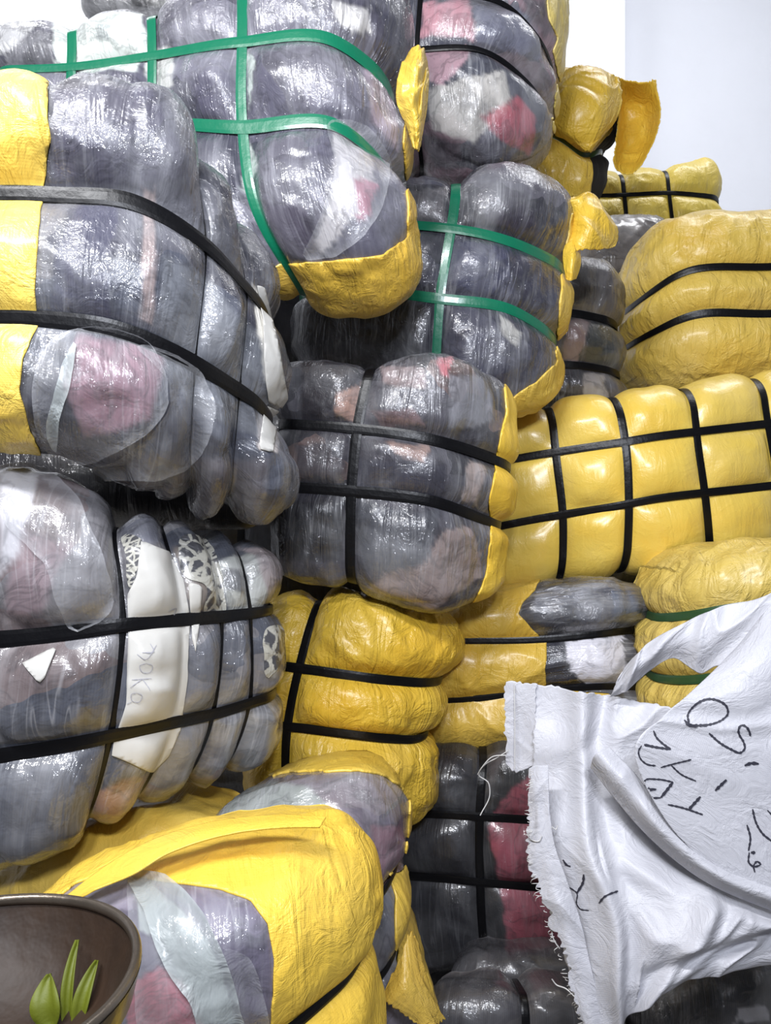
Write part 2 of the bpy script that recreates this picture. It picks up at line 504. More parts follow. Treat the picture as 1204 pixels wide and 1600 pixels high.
def compact(faces, *arrs):
    used = sorted({i for f in faces for i in f})
    mp = {o: n for n, o in enumerate(used)}
    return [tuple(mp[i] for i in f) for f in faces], [a[used] for a in arrs]

def make_bale(label, cat, grid, film=None, sheet=None, g=None, tints=(), vmat=None, hmat=None, group='strapped bales of clothes in the pile', name='clothing_bale', sheet_off=.003, gn=6, vex=.0, **kw):
    """g(px,py,p) > 0 where the yellow sheet lies"""
    B = Bale(grid, **kw); B.build_surface()
    low = B.W[B.W[:, 2].argmin()]
    root = thing(name, label, cat, (B.center[0], B.center[1] + B.T * .5, B.W[:, 2].min()), group)
    B.root = root
    n = len(B.W)
    tint = np.zeros((n, 4))
    jx = fbm(B.Wb[:, 0] * 22, B.Wb[:, 2] * 22, B.Wb[:, 1] * 22, B.seed + 50, 3); jy = fbm(B.Wb[:, 0] * 22 + 9, B.Wb[:, 2] * 22, B.Wb[:, 1] * 22, B.seed + 80, 3)
    for poly, col, soft, alpha in tints:
        sd = poly_mask(B.ppx + jx * 10, B.ppy + jy * 10, poly, soft)
        m = np.clip(sd / (soft * .45) + .5, 0, 1) * alpha * (B.p[:, 2] < B.r * 3)
        m = m[:, None]
        new_a = m[:, 0] + tint[:, 3] * (1 - m[:, 0])
        tint[:, :3] = (tint[:, :3] * (tint[:, 3:4]) * (1 - m) + np.array(srgb(*col)) * m) / np.maximum(new_a, 1e-6)[:, None]
        tint[:, 3] = new_a
    if film is None:
        gg = np.ones(n)
    elif sheet is None or g is None:
        gg = -np.ones(n)
    else:
        gg = g(B.ppx + jx * gn, B.ppy + jy * gn, B.p)
    gg = np.where(np.abs(gg) < 1e-6, 1e-6, gg)
    lerp, neg, pos = split_mesh(B.W, B.N, B.F, gg, None, None)
    W, N, uv, ti = lerp(B.W), lerp(B.N), lerp(B.uv), lerp(tint)
    nneg, npos = len(neg), len(pos)
    backpos = bool(np.mean(gg[B.back] > 0) > .5)
    (pos if (backpos and npos) or not nneg else neg).append(tuple(reversed(B.back)))
    if nneg:
        f, (v, u_, t_) = compact(neg, W, uv, ti)
        mesh_obj('film_wrapped_clothes', v, f, film, root, u_, t_)
    if npos:
        off = sheet_off if nneg else 0.0
        f, (v, nn, u_, t_) = compact(pos, W, N, uv, ti)
        o = mesh_obj('woven_sheet', v + nn * off, f, sheet, root, u_, t_)
        if nneg:
            md = o.modifiers.new('thick', 'SOLIDIFY'); md.thickness = off + .001; md.offset = -1
        o['label'] = 'yellow woven plastic sheet wrapped round the bale'
    hl = hmat if isinstance(hmat, (list, tuple)) else [hmat] * len(B.hy)
    vl = vmat if isinstance(vmat, (list, tuple)) else [vmat] * len(B.vx)
    for c, m in zip(B.vx, vl):
        if m: B.strap('v', c, B.vw, m, root, extra=vex)
    for c, m in zip(B.hy, hl):
        if m: B.strap('h', c, B.hw, m, root, extra=.0012)
    return B

def overlay(B, name, poly, mat, off=.004, ragged=3, lift=.0, label=None, seed=5):
    """a patch of paper or loose film lying on the bale, cut from its surface"""
    j1 = fbm(B.Wb[:, 0] * 40, B.Wb[:, 2] * 40, None, seed, 3) * ragged; j2 = fbm(B.Wb[:, 0] * 40 + 7, B.Wb[:, 2] * 40, None, seed + 3, 3) * ragged
    pl_ = np.array(list(poly) + [poly[0]], float)
    if ragged > 1.5:                                   # rounded outline for film, straight for paper
        ext = np.concatenate([pl_[-3:-1], pl_, pl_[1:3]]); sg = np.concatenate([[0], np.cumsum(np.hypot(*np.diff(ext, axis=0).T))])
        poly = spline_w(sg, np.linspace(sg[2], sg[-3], len(poly) * 5)[:-1]) @ ext
    g = poly_mask(B.ppx + j1, B.ppy + j2, poly, 1)
    g = np.where(B.isfront, g, -9.0); g = np.where(np.abs(g) < 1e-6, 1e-6, g)
    lerp, neg, pos = split_mesh(B.W, B.N, B.F, g, None, None)
    ge = lerp(g[:, None])[:, 0]
    pos = largest(pos)
    f, (v, nn, u_, e_) = compact(pos, lerp(B.W), lerp(B.N), lerp(B.uv), ge)
    rise = off + lift * np.exp(-np.maximum(e_, 0) / 6.0)
    o = mesh_obj(name, v + nn * rise[:, None], f, mat, B.root, u_)
    at = o.data.attributes.new('edge', 'FLOAT', 'POINT'); at.data.foreach_set('value', np.exp(-np.maximum(e_, 0) / 20.0).astype(np.float32))
    if ragged < 1.5: md = o.modifiers.new('thick', 'SOLIDIFY'); md.thickness = .0006; md.offset = 1
    if label: o['label'] = label
    return o

_bvh = {}
def on_surface(key, objs, px, py, off):
    """point where the line of sight through a traced pixel meets the real surface"""
    if key not in _bvh:
        V = []; F = []
        for o in objs:
            b0 = len(V); mw = o['_w'] if '_w' in o else None
            loc = Vector(o.location) + (Vector(o.parent.location) if o.parent else Vector())
            V += [vv.co + loc for vv in o.data.vertices]; F += [tuple(b0 + i for i in p_.vertices) for p_ in o.data.polygons]
        _bvh[key] = BVHTree.FromPolygons(V, F)
    d = Vector(P(px, py, 1.0)) - Vector((0, 0, CAMZ)); d.normalize()
    hit, n, i, dist = _bvh[key].ray_cast(Vector((0, 0, CAMZ)), d)
    if hit is None: return None, None
    if n.dot(d) > 0: n = -n
    return np.array(hit + n * off), np.array(n)

def strokes(name, lines, wpx, mat, parent, key, objs, off=.0012, label=None):
    """handwriting as thin ribbons of ink lying on the surface"""
    for ln in lines:
        V = []; F = []
        wp = wpx
        if isinstance(ln[0], (int, float)): wp = ln[0]; ln = ln[1:]
        a_ = np.array(ln, float); seg = np.concatenate([[0], np.cumsum(np.hypot(*np.diff(a_, axis=0).T))])
        t = np.linspace(0, seg[-1], max(4, int(seg[-1] / 3)))
        W_ = spline_w(seg, t); c = W_ @ a_
        tg = np.gradient(c, axis=0); tg /= np.linalg.norm(tg, axis=1, keepdims=True) + 1e-9
        nr = np.stack([-tg[:, 1], tg[:, 0]], 1)
        prev = None
        for q in range(len(c)):
            hw = wp * .5 * (.75 + .25 * math.sin(q * 1.7 + len(V))) * (0.6 if q in (0, len(c) - 1) else 1)
            p1, _ = on_surface(key, objs, *(c[q] + nr[q] * hw), off); p2, _ = on_surface(key, objs, *(c[q] - nr[q] * hw), off)
            if p1 is None or p2 is None: prev = None; continue
            V += [p1, p2]
            cur = (len(V) - 2, len(V) - 1)
            if prev and np.linalg.norm(V[prev[0]] - p1) < .03: F.append((prev[0], prev[1], cur[1], cur[0]))
            prev = cur
        if F:
            o = mesh_obj(name, V, F, mat, parent)
            if label: o['label'] = label

def line_g(pts, axis='y'):
    """signed: positive to the right of (axis y: x as function of y) / below (axis x) the polyline"""
    a = np.array(pts, float)
    if axis == 'y':
        return lambda px, py, p: px - np.interp(py, a[:, 0], a[:, 1])
    return lambda px, py, p: py - np.interp(px, a[:, 0], a[:, 1])

YEL = srgb(232, 194, 52)
YEL_P = srgb(222, 196, 92)
YEL_D = srgb(216, 176, 38)

# ================================================================== SETTING
def struct(name, V, F, m):
    o = mesh_obj(name, np.array(V, float), F, m, smooth=False); o['kind'] = 'structure'; return o
def box(x0, x1, y0, y1, z0, z1):
    V = [(x, y, z) for x in (x0, x1) for y in (y0, y1) for z in (z0, z1)]
    return V, [(0, 1, 3, 2), (4, 6, 7, 5), (0, 4, 5, 1), (2, 3, 7, 6), (0, 2, 6, 4), (1, 5, 7, 3)]
M_WALL = plain('painted_plaster', (0.80, 0.81, 0.84), .8, 0, .002, 14, 0, .06, 3)
M_WALL2 = plain('painted_plaster_bluish', (0.76, 0.78, 0.84), .8, 0, .002, 14, 0, .06, 3)
M_CEIL = plain('ceiling_paint', (0.75, 0.76, 0.78), .85, 0, .001, 20)
M_FLOOR = plain('concrete_floor', (0.20, 0.19, 0.18), .75, 0, .002, 30, 0, .5, 4)
xe = (976 - 602) / FPX * 4.4
struct('wall_back', *box(xe, 4.2, 4.62, 4.74, 0, 4.8), M_WALL2)
struct('wall_back_pier', *box(-3.2, xe, 4.4, 4.62, 0, 4.8), M_WALL)
struct('wall_left', *box(-3.32, -3.2, 0.3, 4.74, 0, 4.8), M_WALL)
struct('wall_right', *box(4.2, 4.32, -0.5, 4.74, 0, 4.8), M_WALL)
struct('floor', *box(-3.3, 4.3, -2.5, 4.74, -0.1, 0.0), M_FLOOR)
struct('ceiling', *box(-3.3, 4.3, 0.6, 4.74, 4.8, 4.9), M_CEIL)

# ================================================================== BALES
# ---- A: large bale, upper left, two wide black straps
gA = lambda px, py, p: np.interp(py, [80, 120, 190, 225, 290, 400, 480, 505, 560, 610, 660, 715, 760], [84, 76, 74, 80, 68, 60, 56, 62, 36, 30, 40, 68, 90]) - px
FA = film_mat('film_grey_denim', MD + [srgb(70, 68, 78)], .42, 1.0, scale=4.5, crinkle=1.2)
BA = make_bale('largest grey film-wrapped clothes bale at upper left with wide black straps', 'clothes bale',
    [[(-110, 90, .93), (75, 112, .93), (225, 113, .97), (322, 205, 1.05), (372, 310, 1.12), (410, 380, 1.2)],
     [(-110, 287, .92), (68, 286, .92), (210, 297, .94), (345, 372, 1.0), (412, 442, 1.07), (458, 520, 1.17)],
     [(-110, 490, .90), (58, 492, .90), (190, 514, .92), (325, 570, .98), (398, 611, 1.05), (466, 672, 1.15)],
     [(-110, 725, .95), (50, 730, .95), (190, 772, .99), (300, 822, 1.05), (368, 835, 1.10), (462, 832, 1.17)]],
    FA, sheet_mat('yellow_sheet_bright', srgb(240, 206, 84), 1, .9), gA,
    tints=[([(100, 330), (150, 330), (148, 480), (104, 480)], (44, 44, 58), 8, .8), ([(395, 445), (415, 470), (440, 560), (447, 640), (430, 640), (415, 590), (405, 520)], (214, 210, 200), 6, .95),
           ([(405, 640), (440, 660), (430, 712), (403, 705)], (200, 192, 188), 5, .95),
           ([(80, 140), (240, 130), (300, 280), (200, 290), (80, 275)], (74, 72, 86), 20, .7),
           ([(120, 320), (180, 320), (170, 500), (80, 490), (90, 400)], (66, 66, 84), 16, .7),
           ([(225, 300), (245, 300), (238, 510), (215, 500)], (168, 150, 146), 8, .7),
           ([(120, 520), (260, 545), (240, 660), (130, 680), (95, 600)], (150, 116, 126), 22, .75),
           ([(330, 440), (440, 560), (440, 700), (300, 640), (250, 560), (250, 400)], (118, 121, 126), 20, .55),
           ([(160, 700), (420, 720), (400, 830), (200, 780)], (78, 70, 70), 20, .6)],
    vmat=[M_BLACK, M_BLACK], hmat=M_BLACK, T=.20, r=.085, taper=.3, lean=(-.35, .0), A=.028, L=.085, vs=(3, 4), hs=(1, 2), vw=.0065, hw=.019, seed=1, dz=-.06, lumps=[(20, 190, 66, 85, 10, .014), (20, 600, 50, 100, 0, .008), (165, 615, 120, 112, 0, .020), (285, 690, 95, 70, -30, .016), (325, 762, 95, 48, -25, .020), (405, 770, 55, 80, 10, .018), (150, 195, 78, 90, 0, .012), (262, 205, 62, 100, -20, .012)], step=.0048, wr=1.2, vex=-.004)

# ---- C: bale below A
FC = film_mat('film_pale_mixed', [srgb(120, 122, 132), srgb(96, 100, 112), srgb(140, 138, 142), srgb(108, 112, 124), srgb(132, 118, 118)], .50, 2.0, hazecol=(.55, .55, .57), scale=4.5, crinkle=.7)
BC = make_bale('grey film-wrapped bale at left edge with a long white paper tag', 'clothes bale',
    [[(-160, 722, .93), (40, 718, .93), (182, 782, .97), (258, 782, 1.03), (322, 806, 1.09), (378, 822, 1.14), (447, 850, 1.22)],
     [(-160, 1004, .92), (40, 996, .92), (197, 978, .94), (295, 968, 1.0), (360, 961, 1.06), (404, 955, 1.10), (445, 948, 1.19)],
     [(-160, 1200, .92), (30, 1180, .92), (178, 1158, .94), (281, 1137, 1.0), (346, 1122, 1.06), (402, 1104, 1.10), (452, 1083, 1.19)],
     [(-160, 1400, .95), (10, 1378, .95), (135, 1318, .97), (205, 1284, 1.03), (285, 1250, 1.09), (352, 1228, 1.13), (440, 1186, 1.21)]],
    FC, None, None,
    tints=[([(0, 720), (60, 730), (30, 860), (0, 900)], (200, 200, 206), 25, .8),
           ([(40, 830), (110, 850), (60, 960), (0, 950)], (150, 128, 134), 30, .6),
           ([(180, 760), (250, 780), (250, 850), (190, 850)], (104, 106, 118), 12, .8),
           ([(200, 780), (190, 840), (215, 930), (200, 930), (185, 840)], (58, 56, 62), 8, .9),
           ([(330, 880), (400, 860), (420, 900), (410, 960), (360, 960), (345, 920)], (182, 184, 178), 8, .9),
           ([(350, 890), (390, 900), (380, 925), (345, 920)], (82, 84, 86), 8, .9),
           ([(270, 850), (330, 870), (350, 960), (300, 960)], (128, 118, 108), 10, .8),
           ([(420, 990), (440, 1010), (430, 1060), (412, 1050)], (180, 182, 180), 6, .9),
           ([(300, 1180), (340, 1130), (260, 1260), (200, 1280)], (64, 64, 68), 10, .8),
           ([(370, 850), (440, 860), (445, 900), (420, 940), (400, 870)], (158, 146, 146), 10, .9),
           ([(150, 1230), (230, 1210), (200, 1290), (140, 1290)], (150, 116, 96), 14, .8),
           ([(350, 1130), (430, 1100), (440, 1190), (360, 1230)], (130, 132, 136), 12, .7)],
    vmat=M_BLACK, hmat=M_BLACK, T=.20, r=.08, taper=.25, lean=(-.3, 0), A=.018, L=.045, vs=(2, 3, 4, 5), hs=(1, 2), vw=.0085, hw=.0175, seed=2, lumps=[(75, 850, 125, 135, 0, .018), (60, 1090, 80, 90, 0, .010), (60, 1270, 90, 90, 0, .012)], step=.0048, wr=.8, vex=-.003)

# ---- B: top centre bale, green straps
def gB(px, py, p):
    lim = np.interp(px, [330, 400, 440, 520, 600, 640, 652, 700], [470, 440, 412, 408, 398, 366, 352, 340])
    a = py - lim
    b = px - np.interp(py, [0, 60, 150, 200, 300, 360, 420], [700, 690, 652, 628, 634, 636, 630])
    return np.maximum(a, b)
BB = make_bale('big bale at top with green straps, its lower end wrapped in yellow sheet', 'clothes bale',
    [[(-40, 44, 1.32), (100, 26, 1.30), (228, 4, 1.28), (366, -34, 1.24), (520, -110, 1.22), (668, -90, 1.32)],
     [(-40, 100, 1.30), (100, 92, 1.28), (229, 74, 1.25), (369, 51, 1.20), (515, 45, 1.18), (660, 158, 1.29)],
     [(-40, 200, 1.30), (100, 190, 1.28), (229, 185, 1.25), (370, 189, 1.19), (525, 183, 1.16), (660, 300, 1.28)],
     [(-40, 270, 1.30), (105, 265, 1.28), (240, 300, 1.25), (392, 330, 1.18), (540, 320, 1.15), (682, 395, 1.26)],
     [(-40, 340, 1.34), (120, 350, 1.32), (290, 420, 1.30), (478, 500, 1.24), (595, 512, 1.22), (688, 470, 1.28)]],
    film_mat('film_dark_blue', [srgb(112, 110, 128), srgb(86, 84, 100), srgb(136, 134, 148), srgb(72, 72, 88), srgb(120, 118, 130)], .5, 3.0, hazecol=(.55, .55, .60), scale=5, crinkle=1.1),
    sheet_mat('yellow_sheet_ochre', srgb(222, 180, 40), 2, 1.0), gB,
    tints=[([(85, 30), (220, 15), (236, 60), (220, 115), (85, 115)], (216, 222, 216), 8, .95),
           ([(150, 40), (175, 40), (170, 62), (150, 62)], (150, 156, 156), 6, .7),
           ([(5, 75), (60, 45), (85, 50), (80, 95), (10, 100)], (92, 92, 96), 8, .9),
           ([(0, 30), (60, 35), (30, 70), (-20, 85)], (190, 190, 190), 8, .8),
           ([(232, 80), (268, 72), (275, 130), (232, 150)], (205, 205, 200), 10, .8),
           ([(384, 60), (400, 95), (384, 170)], (190, 200, 192), 6, .8),
           ([(384, 200), (400, 250), (395, 310), (380, 300)], (196, 206, 200), 6, .8),
           ([(515, 190), (560, 200), (585, 260), (560, 340), (500, 400), (480, 400), (520, 300)], (190, 186, 186), 8, .75),
           ([(550, 275), (590, 285), (580, 340), (560, 355)], (150, 92, 108), 8, .9),
           ([(520, 0), (580, 10), (585, 50), (555, 50), (530, 30)], (190, 188, 186), 8, .8),
           ([(570, 90), (620, 150), (620, 240), (580, 190)], (156, 140, 150), 16, .7),
           ([(300, 80), (360, 70), (360, 180), (310, 180)], (78, 76, 92), 10, .8),
           ([(390, 320), (480, 320), (500, 400), (430, 410)], (64, 58, 72), 14, .7)],
    vmat=[M_GREEN, M_GREEN, M_GREEN], hmat=M_GREEN, T=.19, r=.09, taper=.25, lean=(.0, .1), A=.024, L=.06, vs=(1, 2, 3), hs=(1, 2), vw=.0185, hw=.019, seed=3, dz=.03, lumps=[(580, 310, 70, 130, 25, .014), (450, 300, 70, 110, -10, .010), (600, 60, 50, 90, -20, .012)], step=.0055)

# ---- D: top right-centre bale with pink clothes
make_bale('bale at the top with pink and white clothes showing through film', 'clothes bale',
    [[(545, -150, 1.62), (655, -150, 1.60), (780, -140, 1.60), (895, -90, 1.70)],
     [(550, -25, 1.60), (655, -25, 1.57), (785, -8, 1.57), (888, 112, 1.68)],
     [(555, 68, 1.59), (648, 68, 1.55), (760, 72, 1.54), (876, 168, 1.66)],
     [(575, 255, 1.62), (655, 266, 1.60), (765, 276, 1.60), (862, 240, 1.68)]],
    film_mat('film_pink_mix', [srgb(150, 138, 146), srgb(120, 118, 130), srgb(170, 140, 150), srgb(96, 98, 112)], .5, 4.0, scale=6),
    sheet_mat('yellow_sheet_pale', srgb(224, 198, 96), 3, .8),
    line_g([(-60, 850), (30, 858), (60, 868), (80, 862), (120, 872), (170, 862), (270, 866)]),
    tints=[([(655, 5), (730, 0), (735, 60), (655, 62)], (206, 150, 160), 12, .85),
           ([(735, 5), (830, 20), (850, 100), (740, 62)], (112, 114, 130), 12, .8),
           ([(655, 78), (735, 78), (690, 130), (660, 120)], (206, 166, 176), 10, .8),
           ([(665, 140), (720, 120), (790, 110), (800, 160), (740, 220), (680, 200)], (208, 204, 198), 12, .85),
           ([(750, 180), (810, 150), (840, 180), (830, 240), (780, 220)], (168, 84, 96), 12, .85),
           ([(660, 205), (740, 225), (760, 262), (680, 262)], (70, 66, 72), 16, .85),
           ([(810, -10), (860, 0), (870, 50), (850, 60)], (88, 84, 90), 8, .8)],
    vmat=M_BLACK, hmat=M_BLACK, T=.34, r=.10, taper=.2, A=.024, L=.07, vs=(1,), hs=(1, 2), vw=.010, hw=.011, seed=4, lumps=[(760, 170, 110, 85, 15, .016), (800, 40, 60, 50, 30, .010)])

# ---- E2: bale under D with green straps
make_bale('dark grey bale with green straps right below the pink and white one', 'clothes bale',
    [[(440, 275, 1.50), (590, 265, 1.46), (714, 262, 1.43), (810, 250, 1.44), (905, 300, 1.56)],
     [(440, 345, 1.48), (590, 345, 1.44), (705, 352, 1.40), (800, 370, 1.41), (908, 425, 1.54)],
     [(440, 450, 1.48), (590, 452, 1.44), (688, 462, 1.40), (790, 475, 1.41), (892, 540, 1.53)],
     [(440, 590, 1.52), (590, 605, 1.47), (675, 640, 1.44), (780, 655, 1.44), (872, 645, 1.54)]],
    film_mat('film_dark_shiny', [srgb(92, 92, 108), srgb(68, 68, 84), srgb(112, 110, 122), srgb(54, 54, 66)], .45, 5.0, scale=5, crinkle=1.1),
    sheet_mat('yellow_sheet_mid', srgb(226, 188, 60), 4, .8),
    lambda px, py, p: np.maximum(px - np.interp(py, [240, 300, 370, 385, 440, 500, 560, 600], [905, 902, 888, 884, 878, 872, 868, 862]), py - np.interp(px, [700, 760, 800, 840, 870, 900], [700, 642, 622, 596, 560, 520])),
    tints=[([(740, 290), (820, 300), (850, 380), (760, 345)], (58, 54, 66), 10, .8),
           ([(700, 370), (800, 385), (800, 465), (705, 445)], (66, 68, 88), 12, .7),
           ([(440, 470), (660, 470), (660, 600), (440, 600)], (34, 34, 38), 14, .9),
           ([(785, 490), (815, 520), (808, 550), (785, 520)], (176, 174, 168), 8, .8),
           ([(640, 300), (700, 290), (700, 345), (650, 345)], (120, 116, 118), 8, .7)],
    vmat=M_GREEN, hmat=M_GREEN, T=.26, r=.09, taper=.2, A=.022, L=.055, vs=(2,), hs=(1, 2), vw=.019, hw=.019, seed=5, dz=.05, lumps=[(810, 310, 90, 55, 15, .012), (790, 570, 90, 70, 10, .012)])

# ---- E: centre bale, black straps
gE = line_g([(540, 806), (606, 788), (646, 792), (705, 775), (727, 773), (775, 764), (818, 762), (860, 764), (895, 760), (925, 748), (960, 730)])
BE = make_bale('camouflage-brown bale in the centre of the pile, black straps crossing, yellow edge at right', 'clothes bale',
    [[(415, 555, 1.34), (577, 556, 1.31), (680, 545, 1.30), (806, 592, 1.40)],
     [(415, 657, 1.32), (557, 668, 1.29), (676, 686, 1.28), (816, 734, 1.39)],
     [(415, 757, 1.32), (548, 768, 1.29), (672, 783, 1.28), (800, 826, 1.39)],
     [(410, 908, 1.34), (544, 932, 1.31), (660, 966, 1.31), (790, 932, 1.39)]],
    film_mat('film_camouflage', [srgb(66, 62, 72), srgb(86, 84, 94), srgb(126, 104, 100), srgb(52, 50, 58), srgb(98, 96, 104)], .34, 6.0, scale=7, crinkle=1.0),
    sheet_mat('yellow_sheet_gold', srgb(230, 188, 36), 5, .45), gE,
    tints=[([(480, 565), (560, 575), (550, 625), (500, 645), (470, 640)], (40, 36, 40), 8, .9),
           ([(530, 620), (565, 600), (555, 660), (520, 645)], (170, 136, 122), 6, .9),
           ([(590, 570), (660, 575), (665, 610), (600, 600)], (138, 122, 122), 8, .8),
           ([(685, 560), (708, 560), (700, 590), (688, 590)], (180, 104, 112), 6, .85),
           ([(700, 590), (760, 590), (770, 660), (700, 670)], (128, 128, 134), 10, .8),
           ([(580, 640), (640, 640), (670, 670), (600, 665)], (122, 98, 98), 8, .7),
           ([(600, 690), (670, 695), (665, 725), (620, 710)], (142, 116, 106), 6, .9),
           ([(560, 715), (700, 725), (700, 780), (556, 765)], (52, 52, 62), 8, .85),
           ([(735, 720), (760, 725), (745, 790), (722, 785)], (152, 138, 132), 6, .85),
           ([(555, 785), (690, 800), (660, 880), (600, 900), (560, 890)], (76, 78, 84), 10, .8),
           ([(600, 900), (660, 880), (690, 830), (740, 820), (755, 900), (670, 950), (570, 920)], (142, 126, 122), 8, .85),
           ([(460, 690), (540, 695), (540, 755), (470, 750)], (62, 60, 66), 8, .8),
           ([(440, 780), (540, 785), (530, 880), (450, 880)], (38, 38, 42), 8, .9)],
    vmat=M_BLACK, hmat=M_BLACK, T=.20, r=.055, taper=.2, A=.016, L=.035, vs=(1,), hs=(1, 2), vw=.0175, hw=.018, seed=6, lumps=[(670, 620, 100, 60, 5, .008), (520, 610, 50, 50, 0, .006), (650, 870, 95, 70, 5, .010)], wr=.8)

# ---- F: yellow grid bale at right
BF = make_bale('long all-yellow bale at right bound by a grid of black straps', 'clothes bale',
    [[(735, 655, 1.72), (856, 622, 1.66), (965, 604, 1.62), (1079, 590, 1.62), (1195, 574, 1.66), (1330, 560, 1.7)],
     [(735, 729, 1.70), (865, 704, 1.63), (978, 687, 1.58), (1094, 673, 1.58), (1207, 660, 1.62), (1345, 645, 1.68)],
     [(735, 832, 1.70), (877, 803, 1.63), (983, 787, 1.58), (1109, 772, 1.58), (1222, 757, 1.62), (1360, 745, 1.68)],
     [(740, 948, 1.72), (879, 926, 1.66), (979, 912, 1.62), (1116, 899, 1.62), (1230, 884, 1.66), (1360, 870, 1.7)]],
    None, sheet_mat('yellow_sheet_smooth', srgb(230, 196, 72), 6, .35, .34, .4, .55), None,
    vmat=M_BLACK, hmat=M_BLACK, T=.26, r=.08, taper=.1, A=.019, L=.055, vs=(1, 2, 3, 4), hs=(1, 2), vw=.0165, hw=.017, seed=7, wr=.25, wav=.7)

# ---- G: upper right yellow bale
make_bale('pale yellow bale with two level black straps resting on the long yellow bale', 'clothes bale',
    [[(992, 372, 2.02), (1080, 328, 1.94), (1204, 320, 1.92), (1380, 322, 1.95)],
     [(978, 472, 2.02), (1073, 418, 1.90), (1204, 411, 1.88), (1380, 411, 1.93)],
     [(976, 536, 2.02), (1080, 491, 1.90), (1204, 487, 1.88), (1380, 487, 1.93)],
     [(986, 602, 2.02), (1080, 616, 1.94), (1204, 600, 1.92), (1380, 596, 1.95)]],
    None, sheet_mat('yellow_sheet_soft', srgb(222, 188, 70), 7, 1.0), None,
    hmat=M_BLACK, T=.28, r=.12, taper=.1, A=.030, L=.075, hs=(1, 2), hw=.018, seed=8, wr=1.2)

# ---- H: dark lobes between E2 and G
make_bale('dark grey bale squeezed between the lower green-strapped and the pale yellow bale', 'clothes bale',
    [[(780, 398, 1.93), (905, 388, 1.90), (978, 408, 1.94)], [(780, 485, 1.90), (905, 486, 1.88), (984, 508, 1.93)],
     [(780, 572, 1.90), (905, 568, 1.88), (988, 586, 1.93)], [(780, 650, 1.93), (905, 650, 1.90), (1000, 650, 1.94)]],
    film_mat('film_charcoal', [srgb(98, 94, 98), srgb(74, 72, 78), srgb(120, 116, 118), srgb(56, 58, 60)], .42, 8.0, scale=7), None, None,
    tints=[([(885, 500), (918, 500), (905, 570), (878, 565)], (140, 118, 114), 6, .9), ([(910, 585), (940, 580), (950, 620), (915, 620)], (176, 170, 168), 6, .8),
           ([(920, 500), (970, 510), (970, 575), (915, 565)], (66, 70, 70), 8, .8)],
    hmat=M_BLACK, T=.20, r=.08, taper=.2, A=.024, L=.06, hs=(1, 2), hw=.019, seed=9)

# ---- far bales
make_bale('smooth grey film-wrapped bale behind, left of the pale yellow bale', 'clothes bale',
    [[(900, 340, 2.45), (965, 330, 2.43), (1060, 333, 2.46)], [(900, 400, 2.43), (965, 400, 2.41), (1050, 400, 2.44)], [(900, 452, 2.45), (965, 446, 2.43), (1030, 430, 2.46)]],
    film_mat('film_ash', [srgb(140, 134, 134), srgb(128, 124, 126), srgb(150, 144, 142)], .3, 9.0, scale=3, crinkle=.5), None, None,
    T=.25, r=.08, taper=.2, A=.01, seed=10)
make_bale('small distant yellow bale against the white wall with a grid of thin black straps', 'clothes bale',
    [[(880, 285, 2.62), (972, 262, 2.6), (1043, 256, 2.6), (1128, 240, 2.64)], [(880, 304, 2.62), (977, 302, 2.58), (1048, 299, 2.58), (1133, 308, 2.64)], [(880, 400, 2.62), (985, 400, 2.6), (1060, 400, 2.6), (1138, 400, 2.64)]],
    None, sheet_mat('yellow_sheet_far', srgb(222, 194, 62), 8, .8), None,
    vmat=M_BLACK, hmat=M_BLACK, T=.35, r=.07, taper=.1, A=.02, L=.06, vs=(1, 2), hs=(1,), vw=.013, hw=.014, seed=11, step=.007)
make_bale('pale yellow bale glimpsed behind in the gap below the smooth grey bale', 'clothes bale',
    [[(900, 402, 2.75), (1000, 400, 2.73), (1090, 402, 2.77)], [(900, 468, 2.74), (1000, 463, 2.72), (1090, 460, 2.76)], [(900, 1000, 2.75), (1000, 1000, 2.73), (1090, 1000, 2.77)]],
    None, sheet_mat('yellow_sheet_gap', srgb(206, 184, 96), 9, .6), None,
    hmat=M_BLACK, T=.35, r=.07, taper=.1, A=.012, L=.05, hs=(1,), hw=.014, seed=12, step=.008)

# ---- K: yellow bale behind D with flared opening
make_bale('yellow bale behind the pink one with thin green strap, torn open at right', 'clothes bale',
    [[(780, 125, 2.02), (872, 112, 2.0), (922, 106, 2.0), (972, 122, 2.08)], [(780, 200, 2.0), (865, 207, 1.98), (912, 236, 1.98), (955, 228, 2.05)], [(780, 320, 2.02), (872, 324, 2.0), (915, 318, 2.0), (936, 305, 2.06)]],
    plain('near_black_band', (.006, .006, .007), .8), sheet_mat('yellow_sheet_crumpled', srgb(220, 184, 52), 10, 1.3),  # near-black band along the right of the yellow sheet
    lambda px, py, p: np.interp(py, [90, 150, 200, 225, 250, 280, 310], [990, 966, 958, 935, 920, 926, 920]) - px,
    hmat=M_DGREEN, T=.30, r=.08, taper=.2, A=.022, L=.05, hs=(1,), hw=.016, seed=13, wr=2.2)

